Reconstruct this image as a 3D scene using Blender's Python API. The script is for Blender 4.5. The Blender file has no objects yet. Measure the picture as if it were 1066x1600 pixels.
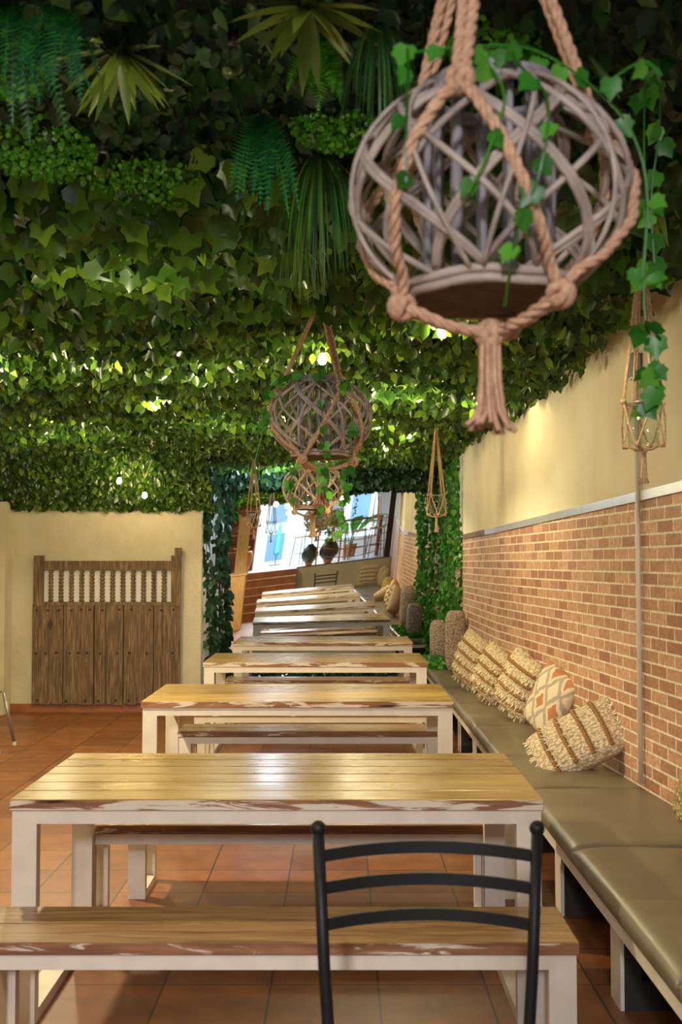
import bpy, bmesh, math, random
import numpy as np
from mathutils import Vector, Matrix, Euler
R = random.Random(7)
NR = np.random.default_rng(11)
PI = math.pi
S = bpy.context.scene
C = S.collection

# ------------------------------------------------------------ camera
cd = bpy.data.cameras.new('camera')
cd.sensor_fit = 'VERTICAL'; cd.sensor_height = 36.0; cd.lens = 36.0*1750/1600
cd.dof.use_dof = True; cd.dof.focus_distance = 6.0; cd.dof.aperture_fstop = 5.0
cd.clip_end = 200
cam = bpy.data.objects.new('camera', cd); C.objects.link(cam)
cam.location = (0, 0, 1.547)
cam.rotation_euler = (math.radians(90) + math.atan(79/1750), 0, 0)
S.camera = cam
# ------------------------------------------------------------ view, world, daylight
S.view_settings.view_transform = 'Standard'; S.view_settings.look = 'None'
S.view_settings.gamma = 1.0; S.view_settings.use_curve_mapping = False
S.view_settings.exposure = 0.08
S.cycles.use_denoising = True
S.cycles.max_bounces = 8; S.cycles.diffuse_bounces = 4; S.cycles.glossy_bounces = 5
S.cycles.transmission_bounces = 6; S.cycles.transparent_max_bounces = 16
S.cycles.sample_clamp_indirect = 6.0
S.cycles.caustics_reflective = True; S.cycles.caustics_refractive = False
W = bpy.data.worlds.new('sky'); S.world = W; W.use_nodes = True
bgn = W.node_tree.nodes['Background']
bgn.inputs['Color'].default_value = (0.72, 0.86, 1.0, 1); bgn.inputs['Strength'].default_value = 3.6

def lamp(name, kind, loc, power, col, size=0.05, rot=None, **kw):
    l = bpy.data.lights.new(name, kind); l.energy = power; l.color = col
    if kind == 'POINT' or kind == 'SPOT': l.shadow_soft_size = size
    for k, v in kw.items(): setattr(l, k, v)
    o = bpy.data.objects.new(name, l); C.objects.link(o); o.location = loc
    if rot: o.rotation_euler = rot
    return o
WARM = (1.0, 0.82, 0.48); WARM2 = (1.0, 0.86, 0.60)
def down(loc, power, col=WARM, size=0.05, aim=(0, 0), angle=150):
    return lamp('spot_lamp', 'SPOT', loc, power, col, size, rot=(math.radians(aim[0]), math.radians(aim[1]), 0), spot_size=math.radians(angle), spot_blend=0.35)
down((-1.95, 5.75, 2.50), 290, size=0.035)
down((-2.35, 9.3, 2.40), 90)
down((0.25, 7.6, 2.42), 55, size=0.10)
down((0.1, 11.1, 2.42), 50, size=0.08)
down((0.62, 3.6, 2.50), 28, size=0.08)
down((-1.7, 1.7, 2.50), 55, size=0.08)  # added fill to brighten the stairs, no fixture there
for loc, p in (((-1.95, 5.75, 2.46), 24), ((-2.35, 9.3, 2.34), 20), ((0.3, 7.0, 2.38), 17), ((-0.9, 8.6, 2.38), 17), ((0.1, 11.1, 2.36), 12), ((-0.75, 6.2, 2.40), 10), ((-0.75, 3.9, 2.32), 6), ((-0.45, 2.4, 2.15), 5.0)):
    lamp('leaf_fill', 'POINT', loc, p, (1.0, 0.90, 0.56), 0.04)  # points added under the leaves to brighten them, no fixtures
# cool daylight lamp over the alcove, lighting the ivy at the top of the mirror
lamp('cool_lamp', 'POINT', (-0.78, 12.45, 2.50), 25, (0.70, 0.86, 1.0), 0.05)
# neutral light from the raised floor behind the viewer: added fills, no real panels
lamp('platform_fill', 'AREA', (-0.4, -2.9, 2.95), 108, (1.0, 0.94, 0.93), rot=(math.radians(66), 0, 0), shape='RECTANGLE', size=3.0, size_y=0.7, spread=math.radians(110))
lamp('platform_fill', 'AREA', (-0.9, -3.9, 2.98), 110, (0.88, 0.94, 1.0), shape='RECTANGLE', size=1.6, size_y=1.0)  # added to brighten the raised floor in the mirror
lamp('platform_fill', 'AREA', (-1.4, -1.2, 2.98), 22, (1.0, 0.92, 0.80), shape='RECTANGLE', size=0.8, size_y=0.6)  # small added fill for the shelf cabinet

# ------------------------------------------------------------ materials
MATS = {}
def nodes(name):
    m = bpy.data.materials.new(name); m.use_nodes = True; MATS[name] = m
    nt = m.node_tree; return m, nt, nt.nodes['Principled BSDF']
def nd(nt, t, **kw):
    n = nt.nodes.new(t)
    for k, v in kw.items():
        if k.startswith('i_'):
            n.inputs[k[2:].replace('_', ' ')].default_value = v
        else: setattr(n, k, v)
    return n
def ln(nt, a, b): nt.links.new(a, b)
def ramp(nt, fac, stops):
    r = nt.nodes.new('ShaderNodeValToRGB'); ln(nt, fac, r.inputs[0])
    e = r.color_ramp.elements
    while len(e) > 1: e.remove(e[-1])
    e[0].position = stops[0][0]; e[0].color = (*stops[0][1], 1)
    for p, c in stops[1:]:
        x = e.new(p); x.color = (*c, 1)
    return r.outputs[0]
def coords(nt, scale=(1, 1, 1), loc=(0, 0, 0), kind='Object', rnd=0.0):
    t = nt.nodes.new('ShaderNodeTexCoord'); mp = nt.nodes.new('ShaderNodeMapping')
    mp.inputs['Scale'].default_value = scale; mp.inputs['Location'].default_value = loc
    src = t.outputs[kind]
    if rnd:
        oi = nt.nodes.new('ShaderNodeObjectInfo')
        mu = nd(nt, 'ShaderNodeMath', operation='MULTIPLY'); ln(nt, oi.outputs['Random'], mu.inputs[0]); mu.inputs[1].default_value = rnd
        ad = nd(nt, 'ShaderNodeVectorMath', operation='ADD'); ln(nt, src, ad.inputs[0]); ln(nt, mu.outputs[0], ad.inputs[1]); src = ad.outputs[0]
    ln(nt, src, mp.inputs['Vector']); return mp.outputs[0]
def noise(nt, vec, scale, detail=4, rough=0.55, dist=0.0):
    n = nt.nodes.new('ShaderNodeTexNoise'); ln(nt, vec, n.inputs['Vector'])
    n.inputs['Scale'].default_value = scale; n.inputs['Detail'].default_value = detail
    n.inputs['Roughness'].default_value = rough; n.inputs['Distortion'].default_value = dist
    return n.outputs[0]
def bump(nt, b, h, strength=0.3, dist=0.01):
    n = nd(nt, 'ShaderNodeBump'); n.inputs['Strength'].default_value = strength; n.inputs['Distance'].default_value = dist
    ln(nt, h, n.inputs['Height']); ln(nt, n.outputs[0], b.inputs['Normal'])
def simple(name, stops, rough=0.6, scale=6, sc=(1, 1, 1), bs=0.0, bd=0.004, metal=0.0, spec=0.5, rnd=0.0, detail=4, bscale=None):
    m, nt, b = nodes(name)
    v = coords(nt, sc, rnd=rnd); n = noise(nt, v, scale, detail)
    ln(nt, ramp(nt, n, stops), b.inputs['Base Color'])
    b.inputs['Roughness'].default_value = rough; b.inputs['Metallic'].default_value = metal
    b.inputs['Specular IOR Level'].default_value = spec
    if bs:
        n2 = noise(nt, v, bscale or scale*4, 4); bump(nt, b, n2, bs, bd)
    return m
def flat(name, col, rough=0.5, metal=0.0, spec=0.5):
    c2 = tuple(x*0.86 for x in col)
    return simple(name, [(0.3, c2), (0.7, col)], rough, 9, metal=metal, spec=spec)

flat('cream_paint', (0.80, 0.74, 0.66), 0.42)
flat('black_metal', (0.010, 0.011, 0.014), 0.5, spec=0.3)
flat('black_wood', (0.022, 0.020, 0.017), 0.6)
flat('white_pipe', (0.72, 0.66, 0.58), 0.4)
flat('silver_trim', (0.62, 0.62, 0.62), 0.28, 0.6)
simple('brown_trim', [(0.3, (0.10, 0.04, 0.02)), (0.7, (0.26, 0.12, 0.06))], 0.5, 8)
simple('plaster', [(0.3, (0.62, 0.56, 0.41)), (0.62, (0.73, 0.68, 0.53))], 0.85, 1.6, bs=0.35, bd=0.006, bscale=60)
simple('plaster_rough', [(0.25, (0.56, 0.50, 0.35)), (0.62, (0.69, 0.64, 0.48))], 0.9, 2.2, bs=0.6, bd=0.01, bscale=38)
simple('white_panel', [(0.3, (0.70, 0.68, 0.62)), (0.7, (0.80, 0.78, 0.72))], 0.8, 4)
simple('white_wall', [(0.3, (0.75, 0.76, 0.78)), (0.7, (0.85, 0.86, 0.88))], 0.8, 2)
simple('platform_floor', [(0.3, (0.62, 0.62, 0.64)), (0.7, (0.75, 0.76, 0.78))], 0.35, 2)
simple('terracotta', [(0.25, (0.26, 0.080, 0.032)), (0.7, (0.44, 0.155, 0.065))], 0.45, 5)
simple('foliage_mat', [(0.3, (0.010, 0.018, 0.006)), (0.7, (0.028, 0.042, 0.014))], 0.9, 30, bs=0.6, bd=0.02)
simple('redwood', [(0.3, (0.20, 0.055, 0.028)), (0.7, (0.42, 0.14, 0.07))], 0.5, 5, (1, 1, 6))
simple('darkwood', [(0.3, (0.028, 0.012, 0.008)), (0.7, (0.07, 0.03, 0.018))], 0.6, 5, (6, 6, 1))
simple('oldwood', [(0.25, (0.055, 0.034, 0.019)), (0.5, (0.155, 0.095, 0.050)), (0.75, (0.34, 0.225, 0.125))], 0.75, 5, (16, 16, 1.0), bs=0.5, bd=0.004, rnd=9, bscale=7)
simple('honeywood', [(0.3, (0.36, 0.20, 0.075)), (0.7, (0.60, 0.38, 0.17))], 0.5, 5, (12, 12, 1))
simple('iron_stud', [(0.3, (0.02, 0.012, 0.008)), (0.7, (0.06, 0.035, 0.02))], 0.6, 20)
simple('jute', [(0.25, (0.40, 0.22, 0.13)), (0.7, (0.68, 0.43, 0.28))], 0.9, 90, bs=0.6, bd=0.003)
simple('jute_pale', [(0.25, (0.34, 0.21, 0.11)), (0.7, (0.58, 0.40, 0.23))], 0.9, 90, bs=0.6, bd=0.003)
simple('willow', [(0.25, (0.20, 0.16, 0.145)), (0.5, (0.38, 0.31, 0.27)), (0.78, (0.60, 0.51, 0.43))], 0.62, 14, bs=0.4, bd=0.002, rnd=3)
simple('willow_grey', [(0.25, (0.15, 0.14, 0.155)), (0.7, (0.36, 0.34, 0.36))], 0.7, 14, (6, 6, 1), bs=0.4, bd=0.002)
simple('cork_base', [(0.3, (0.055, 0.035, 0.018)), (0.7, (0.14, 0.09, 0.045))], 0.9, 60)
simple('olive_leather', [(0.3, (0.135, 0.112, 0.070)), (0.7, (0.185, 0.155, 0.098))], 0.36, 5, bs=0.25, bd=0.01, rnd=5, bscale=9)
simple('cotton', [(0.3, (0.68, 0.58, 0.40)), (0.7, (0.84, 0.75, 0.56))], 0.95, 40, bs=0.8, bd=0.006, bscale=110)
simple('linen_back', [(0.3, (0.46, 0.31, 0.20)), (0.7, (0.60, 0.43, 0.29))], 0.95, 60, bs=0.3, bd=0.003)
simple('braid', [(0.3, (0.22, 0.10, 0.03)), (0.7, (0.46, 0.24, 0.085))], 0.95, 120, bs=0.8, bd=0.004)
simple('pot_glaze', [(0.3, (0.03, 0.04, 0.035)), (0.7, (0.10, 0.12, 0.09))], 0.4, 4)
simple('nosing', [(0.3, (0.60, 0.30, 0.16)), (0.7, (0.72, 0.42, 0.24))], 0.5, 6)
simple('orange_clay', [(0.3, (0.45, 0.17, 0.05)), (0.7, (0.62, 0.28, 0.11))], 0.7, 6)
flat('teal_cloth', (0.10, 0.50, 0.48), 0.8)
flat('facade_white', (0.86, 0.88, 0.92), 0.8)
flat('facade_pane', (0.20, 0.34, 0.52), 0.3)
flat('grey_metal', (0.35, 0.34, 0.32), 0.35, 0.7)

def leafmat(name, stops, rough=0.42, trans=0.25, spec=0.5):
    m, nt, b = nodes(name)
    g = nd(nt, 'ShaderNodeNewGeometry')
    c = ramp(nt, g.outputs['Random Per Island'], stops)
    ln(nt, c, b.inputs['Base Color']); b.inputs['Roughness'].default_value = rough
    b.inputs['Specular IOR Level'].default_value = spec
    t = nd(nt, 'ShaderNodeBsdfTranslucent'); ln(nt, c, t.inputs['Color'])
    mx = nd(nt, 'ShaderNodeMixShader'); mx.inputs[0].default_value = trans
    ln(nt, b.outputs[0], mx.inputs[1]); ln(nt, t.outputs[0], mx.inputs[2])
    ln(nt, mx.outputs[0], nt.nodes['Material Output'].inputs[0])
leafmat('hedge_leaf', [(0.0, (0.016, 0.048, 0.008)), (0.45, (0.036, 0.100, 0.012)), (0.8, (0.080, 0.190, 0.018)), (1.0, (0.20, 0.34, 0.030))], 0.26, 0.30)
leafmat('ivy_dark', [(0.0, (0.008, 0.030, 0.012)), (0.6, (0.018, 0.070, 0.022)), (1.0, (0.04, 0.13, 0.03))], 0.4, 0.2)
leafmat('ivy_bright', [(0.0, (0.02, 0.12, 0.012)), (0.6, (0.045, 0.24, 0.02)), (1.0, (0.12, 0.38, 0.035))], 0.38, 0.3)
leafmat('box_leaf', [(0.0, (0.03, 0.16, 0.008)), (0.6, (0.07, 0.34, 0.016)), (1.0, (0.18, 0.52, 0.03))], 0.35, 0.3)
leafmat('blade_leaf', [(0.0, (0.07, 0.13, 0.012)), (0.6, (0.15, 0.24, 0.025)), (1.0, (0.24, 0.34, 0.04))], 0.4, 0.3)
leafmat('fern_leaf', [(0.0, (0.006, 0.10, 0.035)), (0.6, (0.015, 0.17, 0.045)), (1.0, (0.06, 0.26, 0.03))], 0.45, 0.25)
leafmat('grass_leaf', [(0.0, (0.012, 0.085, 0.03)), (0.6, (0.04, 0.16, 0.03)), (1.0, (0.12, 0.26, 0.03))], 0.4, 0.25)
leafmat('moss_leaf', [(0.0, (0.005, 0.020, 0.005)), (0.7, (0.012, 0.050, 0.009)), (1.0, (0.03, 0.10, 0.012))], 0.55, 0.15)
leafmat('banana_leaf', [(0.0, (0.05, 0.32, 0.03)), (1.0, (0.14, 0.48, 0.05))], 0.4, 0.3)

def wood_top(name, cols):
    m, nt, b = nodes(name)
    v = coords(nt, (0.7, 9, 4), rnd=7.0)
    n = noise(nt, v, 4.0, 7, 0.6, 1.2)
    v2 = coords(nt, (0.5, 1.3, 1), rnd=3.0); n2 = noise(nt, v2, 2.2, 3)
    c1 = ramp(nt, n, [(p, c) for p, c in zip((0.28, 0.48, 0.66), cols)])
    c2 = ramp(nt, n2, [(0.3, (0.78, 0.72, 0.62)), (0.7, (1.0, 0.98, 0.95))])
    mx = nd(nt, 'ShaderNodeMix', data_type='RGBA', blend_type='MULTIPLY'); mx.inputs['Factor'].default_value = 1
    ln(nt, c1, mx.inputs['A']); ln(nt, c2, mx.inputs['B'])
    g = nd(nt, 'ShaderNodeNewGeometry'); pr = ramp(nt, g.outputs['Random Per Island'], [(0, (0.80, 0.78, 0.74)), (1, (1.08, 1.08, 1.06))])
    m2 = nd(nt, 'ShaderNodeMix', data_type='RGBA', blend_type='MULTIPLY'); m2.inputs['Factor'].default_value = 1
    ln(nt, mx.outputs['Result'], m2.inputs['A']); ln(nt, pr, m2.inputs['B'])
    ln(nt, m2.outputs['Result'], b.inputs['Base Color'])
    ln(nt, ramp(nt, n2, [(0.3, (0.22,)*3), (0.7, (0.36,)*3)]), b.inputs['Roughness'])
    bump(nt, b, n, 0.14, 0.004)
wood_top('varnished_wood', ((0.22, 0.128, 0.034), (0.40, 0.262, 0.075), (0.54, 0.385, 0.135)))
wood_top('bench_wood', ((0.13, 0.068, 0.032), (0.30, 0.178, 0.085), (0.42, 0.275, 0.14)))
def peel(name, cut):
    m, nt, b = nodes(name)
    v = coords(nt, (1.1, 6, 9), rnd=11.0)
    n = noise(nt, v, 3.2, 6, 0.6, 0.8)
    brown = ramp(nt, noise(nt, coords(nt, (1, 8, 14), rnd=5), 5, 5), [(0.3, (0.16, 0.065, 0.030)), (0.7, (0.36, 0.17, 0.085))])
    k = ramp(nt, n, [(cut, (0, 0, 0)), (cut+0.05, (1, 1, 1))])
    mx = nd(nt, 'ShaderNodeMix', data_type='RGBA'); ln(nt, k, mx.inputs['Factor'])
    ln(nt, brown, mx.inputs['A']); mx.inputs['B'].default_value = (0.70, 0.62, 0.53, 1)
    vo = nt.nodes.new('ShaderNodeTexVoronoi'); ln(nt, coords(nt, (1.0, 4.0, 7.0), rnd=4.0), vo.inputs['Vector']); vo.inputs['Scale'].default_value = 1.9
    kn = ramp(nt, vo.outputs['Distance'], [(0.0, (0.06, 0.03, 0.02)), (0.07, (0.10, 0.05, 0.03)), (0.10, (0.62, 0.50, 0.42)), (0.16, (1, 1, 1))])
    km = nd(nt, 'ShaderNodeMix', data_type='RGBA', blend_type='MULTIPLY'); km.inputs['Factor'].default_value = 1
    ln(nt, mx.outputs['Result'], km.inputs['A']); ln(nt, kn, km.inputs['B'])
    ln(nt, km.outputs['Result'], b.inputs['Base Color']); b.inputs['Roughness'].default_value = 0.6
    bump(nt, b, k, 0.4, 0.002)
peel('peeling_edge', 0.47); peel('peeling_edge_bench', 0.57)

def brick():
    m, nt, b = nodes('brick_paper')
    tc = nt.nodes.new('ShaderNodeTexCoord'); sx = nt.nodes.new('ShaderNodeSeparateXYZ'); cx = nt.nodes.new('ShaderNodeCombineXYZ')
    ln(nt, tc.outputs['Object'], sx.inputs[0]); ln(nt, sx.outputs['X'], cx.inputs['X']); ln(nt, sx.outputs['Z'], cx.inputs['Y'])
    def bt(c1, c2, mo):
        t = nt.nodes.new('ShaderNodeTexBrick'); ln(nt, cx.outputs[0], t.inputs['Vector'])
        t.offset = 0.5; t.inputs['Scale'].default_value = 1; t.inputs['Brick Width'].default_value = 0.205
        t.inputs['Row Height'].default_value = 0.060; t.inputs['Mortar Size'].default_value = 0.0055
        t.inputs['Mortar Smooth'].default_value = 0.15; t.inputs['Bias'].default_value = 0.0
        t.inputs['Color1'].default_value = (*c1, 1); t.inputs['Color2'].default_value = (*c2, 1); t.inputs['Mortar'].default_value = (*mo, 1)
        return t
    t = bt((0.60, 0.36, 0.235), (0.36, 0.165, 0.10), (0.76, 0.70, 0.55))
    n = noise(nt, cx.outputs[0], 26, 6, 0.65, 1.5)
    c = ramp(nt, n, [(0.28, (0.55, 0.46, 0.40)), (0.5, (0.95, 0.92, 0.88)), (0.72, (1.35, 1.30, 1.25))])
    mx = nd(nt, 'ShaderNodeMix', data_type='RGBA', blend_type='MULTIPLY'); mx.inputs['Factor'].default_value = 0.8
    ln(nt, t.outputs['Color'], mx.inputs['A']); ln(nt, c, mx.inputs['B'])
    ln(nt, mx.outputs['Result'], b.inputs['Base Color']); b.inputs['Roughness'].default_value = 0.6
    t2 = bt((1, 1, 1), (1, 1, 1), (0, 0, 0)); bump(nt, b, t2.outputs['Color'], 0.5, 0.004)
brick()
def tiles():
    m, nt, b = nodes('floor_tiles')
    v = coords(nt, (1, 1, 1), (0.257+0.393*10, -3.80+0.383*20, 0))
    t = nt.nodes.new('ShaderNodeTexBrick'); ln(nt, v, t.inputs['Vector']); t.offset = 0.0
    for k, x in (('Scale', 1), ('Brick Width', 0.393), ('Row Height', 0.383), ('Mortar Size', 0.0048), ('Mortar Smooth', 0.1)): t.inputs[k].default_value = x
    t.inputs['Color1'].default_value = (0.29, 0.110, 0.034, 1); t.inputs['Color2'].default_value = (0.20, 0.070, 0.023, 1)
    t.inputs['Mortar'].default_value = (0.060, 0.036, 0.020, 1)
    n = noise(nt, coords(nt), 7, 6, 0.65)
    c = ramp(nt, n, [(0.3, (0.62, 0.56, 0.5)), (0.7, (1.25, 1.25, 1.2))])
    mx = nd(nt, 'ShaderNodeMix', data_type='RGBA', blend_type='MULTIPLY'); mx.inputs['Factor'].default_value = 0.9
    ln(nt, t.outputs['Color'], mx.inputs['A']); ln(nt, c, mx.inputs['B'])
    ln(nt, mx.outputs['Result'], b.inputs['Base Color']); b.inputs['Roughness'].default_value = 0.42
    bump(nt, b, n, 0.06, 0.01)
tiles()
def knit(name, stops, s=70, stretch=(1, 1, 1.0)):
    m, nt, b = nodes(name)
    v = coords(nt, stretch)
    w = nt.nodes.new('ShaderNodeTexVoronoi'); ln(nt, v, w.inputs['Vector']); w.inputs['Scale'].default_value = s
    ln(nt, ramp(nt, w.outputs['Distance'], stops), b.inputs['Base Color']); b.inputs['Roughness'].default_value = 0.95
    inv = nd(nt, 'ShaderNodeMath', operation='SUBTRACT'); inv.inputs[0].default_value = 1; ln(nt, w.outputs['Distance'], inv.inputs[1])
    bump(nt, b, inv.outputs[0], 0.9, 0.012)
knit('knit_cream', [(0.25, (0.82, 0.71, 0.51)), (0.7, (0.50, 0.37, 0.22))], 48, (1.6, 1, 1))
knit('knit_grey', [(0.2, (0.58, 0.46, 0.38)), (0.7, (0.26, 0.19, 0.15))], 60, (1, 1, 1))
knit('knit_yellow', [(0.2, (0.66, 0.52, 0.24)), (0.7, (0.28, 0.19, 0.07))], 55, (1, 1, 1.3))
def ikat():
    m, nt, b = nodes('ikat_cloth')
    v = coords(nt, (1, 1, 1)); nn = nt.nodes.new('ShaderNodeTexNoise'); ln(nt, v, nn.inputs['Vector']); nn.inputs['Scale'].default_value = 22
    sc = nd(nt, 'ShaderNodeVectorMath', operation='SCALE'); sc.inputs['Scale'].default_value = 0.03; ln(nt, nn.outputs['Color'], sc.inputs[0])
    ad = nd(nt, 'ShaderNodeVectorMath', operation='ADD'); ln(nt, v, ad.inputs[0]); ln(nt, sc.outputs[0], ad.inputs[1])
    sx = nt.nodes.new('ShaderNodeSeparateXYZ'); ln(nt, ad.outputs[0], sx.inputs[0])
    def tri(o, f, off):
        a = nd(nt, 'ShaderNodeMath', operation='MULTIPLY_ADD'); ln(nt, o, a.inputs[0]); a.inputs[1].default_value = f; a.inputs[2].default_value = off
        p = nd(nt, 'ShaderNodeMath', operation='PINGPONG'); ln(nt, a.outputs[0], p.inputs[0]); p.inputs[1].default_value = 0.5; return p.outputs[0]
    s = nd(nt, 'ShaderNodeMath', operation='ADD'); ln(nt, tri(sx.outputs['X'], 7.6, 10), s.inputs[0]); ln(nt, tri(sx.outputs['Z'], 4.9, 10), s.inputs[1])
    c = ramp(nt, s.outputs[0], [(0.0, (0.48, 0.20, 0.09)), (0.26, (0.50, 0.22, 0.10)), (0.30, (0.74, 0.62, 0.44)), (0.44, (0.72, 0.60, 0.43)), (0.48, (0.42, 0.35, 0.27)), (0.62, (0.44, 0.37, 0.28)), (0.68, (0.74, 0.63, 0.46))])
    ln(nt, c, b.inputs['Base Color']); b.inputs['Roughness'].default_value = 0.95
ikat()
def mirror_mat():
    m, nt, b = nodes('mirror')
    b.inputs['Metallic'].default_value = 1; b.inputs['Roughness'].default_value = 0.0
    ln(nt, ramp(nt, noise(nt, coords(nt), 1.0, 1), [(0, (0.90, 0.93, 0.94)), (1, (0.93, 0.95, 0.95))]), b.inputs['Base Color'])
mirror_mat()
def glass(name, rough=0.0):
    m, nt, b = nodes(name)
    nt.nodes.remove(b)
    g = nd(nt, 'ShaderNodeBsdfGlossy'); g.inputs['Roughness'].default_value = 0.03
    t = nd(nt, 'ShaderNodeBsdfTransparent'); t.inputs['Color'].default_value = (0.93, 0.96, 0.95, 1)
    lw = nd(nt, 'ShaderNodeLayerWeight'); lw.inputs['Blend'].default_value = 0.25
    f = nd(nt, 'ShaderNodeMath', operation='MULTIPLY'); ln(nt, lw.outputs['Facing'], f.inputs[0]); f.inputs[1].default_value = 0.45
    mx = nd(nt, 'ShaderNodeMixShader'); ln(nt, f.outputs[0], mx.inputs[0]); ln(nt, t.outputs[0], mx.inputs[1]); ln(nt, g.outputs[0], mx.inputs[2])
    ln(nt, mx.outputs[0], nt.nodes['Material Output'].inputs[0])
glass('thin_glass')
def emit(name, col, st):
    m, nt, b = nodes(name)
    b.inputs['Emission Color'].default_value = (*col, 1); b.inputs['Emission Strength'].default_value = st
    b.inputs['Base Color'].default_value = (*col, 1)
emit('bulb_glow', (1.0, 0.74, 0.34), 320)

# ------------------------------------------------------------ mesh helpers
class MB:
    def __init__(s): s.v = []; s.f = []; s.m = []
    def add(s, vs, fs, mi=0):
        o = len(s.v); s.v += [tuple(v) for v in vs]; s.f += [tuple(i+o for i in f) for f in fs]; s.m += [mi]*len(fs); return s
    def box(s, a, b, mi=0, front=None):
        (x0, y0, z0), (x1, y1, z1) = a, b
        vs = [(x0,y0,z0),(x1,y0,z0),(x1,y1,z0),(x0,y1,z0),(x0,y0,z1),(x1,y0,z1),(x1,y1,z1),(x0,y1,z1)]
        fs = [(0,3,2,1),(4,5,6,7),(0,1,5,4),(1,2,6,5),(2,3,7,6),(3,0,4,7)]
        o = len(s.f); s.add(vs, fs, mi)
        if front is not None:
            for k in (2, 3, 4, 5): s.m[o+k] = front
        return s
    def hexa(s, vs, mi=0):
        return s.add(vs, [(0,3,2,1),(4,5,6,7),(0,1,5,4),(1,2,6,5),(2,3,7,6),(3,0,4,7)], mi)
    def tube(s, pts, r, n=8, mi=0, closed=False, cap=True):
        P = [Vector(p) for p in pts]; L = len(P)
        if L < 2: return s
        rr = r if isinstance(r, (list, tuple)) else [r]*L
        T = []
        for i in range(L):
            a = P[(i-1) % L] if (closed or i > 0) else P[i]; b = P[(i+1) % L] if (closed or i < L-1) else P[i]
            t = (b-a); T.append(t.normalized() if t.length > 1e-9 else Vector((0, 0, 1)))
        u = T[0].orthogonal().normalized(); vs = []
        for i in range(L):
            u = (u - T[i]*u.dot(T[i])); u = u.normalized() if u.length > 1e-6 else T[i].orthogonal().normalized()
            w = T[i].cross(u)
            for k in range(n):
                a = 2*PI*k/n; vs.append(P[i] + (u*math.cos(a) + w*math.sin(a))*rr[i])
        fs = []
        for i in range(L if closed else L-1):
            j = (i+1) % L
            for k in range(n):
                k2 = (k+1) % n; fs.append((i*n+k, i*n+k2, j*n+k2, j*n+k))
        if cap and not closed: fs += [tuple(range(n-1, -1, -1)), tuple((L-1)*n+k for k in range(n))]
        return s.add(vs, fs, mi)
    def lathe(s, prof, c=(0, 0, 0), n=24, mi=0):
        vs = []
        for r, z in prof:
            for k in range(n):
                a = 2*PI*k/n; vs.append((c[0]+r*math.cos(a), c[1]+r*math.sin(a), c[2]+z))
        fs = []
        for i in range(len(prof)-1):
            for k in range(n):
                k2 = (k+1) % n; fs.append((i*n+k, i*n+k2, (i+1)*n+k2, (i+1)*n+k))
        if prof[0][0] > 1e-4: fs.append(tuple(range(n-1, -1, -1)))
        if prof[-1][0] > 1e-4: fs.append(tuple((len(prof)-1)*n+k for k in range(n)))
        return s.add(vs, fs, mi)
    def ball(s, c, r, n=12, sz=1.0, mi=0):
        m = max(5, n//2)
        return s.lathe([(max(1e-5, r*math.sin(PI*i/m)), -r*sz*math.cos(PI*i/m)) for i in range(m+1)], c, n, mi)
    def build(s, name, mats, parent=None, smooth=False, bevel=0.0, seg=2):
        me = bpy.data.meshes.new(name); me.from_pydata(s.v, [], s.f)
        for mt in (mats if isinstance(mats, (list, tuple)) else [mats]): me.materials.append(MATS[mt])
        me.polygons.foreach_set('material_index', s.m)
        if bevel > 0:
            bm = bmesh.new(); bm.from_mesh(me)
            bmesh.ops.bevel(bm, geom=bm.edges[:], offset=bevel, segments=seg, profile=0.6, affect='EDGES', clamp_overlap=True)
            bm.to_mesh(me); bm.free()
        if smooth: me.polygons.foreach_set('use_smooth', [True]*len(me.polygons))
        me.update()
        o = bpy.data.objects.new(name, me); C.objects.link(o)
        if parent: o.parent = parent
        return o
def tag(o, label=None, cat=None, group=None, kind=None):
    if label: o['label'] = label
    if cat: o['category'] = cat
    if group: o['group'] = group
    if kind: o['kind'] = kind
    return o
def thing(name, label, cat, loc=(0, 0, 0), rz=0, group=None):
    o = bpy.data.objects.new(name, None); C.objects.link(o); o.location = loc; o.rotation_euler = (0, 0, rz)
    o.empty_display_size = 0.1
    return tag(o, label, cat, group)
def copy_tree(o, parent=None):
    c = o.copy(); C.objects.link(c); c.parent = parent
    for ch in [x for x in C.objects if x.parent == o]: copy_tree(ch, c)
    return c
def relabel(o, label, group=None):
    o['label'] = label
    if group: o['group'] = group
    return o
def struct(name, mb, mats, **kw):
    o = mb.build(name, mats, **kw); o['kind'] = 'structure'; return o
def lab(o, t): o['label'] = t; return o

# ------------------------------------------------------------ room shell
YM = 13.40          # mirror plane
def wall_x(y): return 1.21 if y > 8.7 else 1.21 + (8.7-y)*0.0684
def trim_z(y): return 1.80 if y > 8.7 else 1.80 + (8.7-y)*0.0195
struct('floor', MB().box((-4.2, -0.35, -0.1), (2.6, 13.9, 0)), 'floor_tiles')
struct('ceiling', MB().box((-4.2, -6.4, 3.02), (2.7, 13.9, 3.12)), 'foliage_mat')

def wall_seg(name, p0, p1, mats=('brick_paper', 'plaster')):
    """wall from p0 to p1 (plan), local x along it; brick-patterned below the trim, plaster above"""
    d = Vector((p1[0]-p0[0], p1[1]-p0[1], 0)); L = d.length
    z0, z1 = trim_z(p0[1]), trim_z(p1[1]); mb = MB(); t = -0.15
    mb.hexa([(0,0,0),(L,0,0),(L,t,0),(0,t,0),(0,0,z0),(L,0,z1),(L,t,z1),(0,t,z0)], 0)
    mb.hexa([(0,0,z0),(L,0,z1),(L,t,z1),(0,t,z0),(0,0,3.1),(L,0,3.1),(L,t,3.1),(0,t,3.1)], 1)
    o = struct(name, mb, list(mats)); o.location = (p0[0], p0[1], 0); o.rotation_euler = (0, 0, math.atan2(d.y, d.x))
    return o
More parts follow.
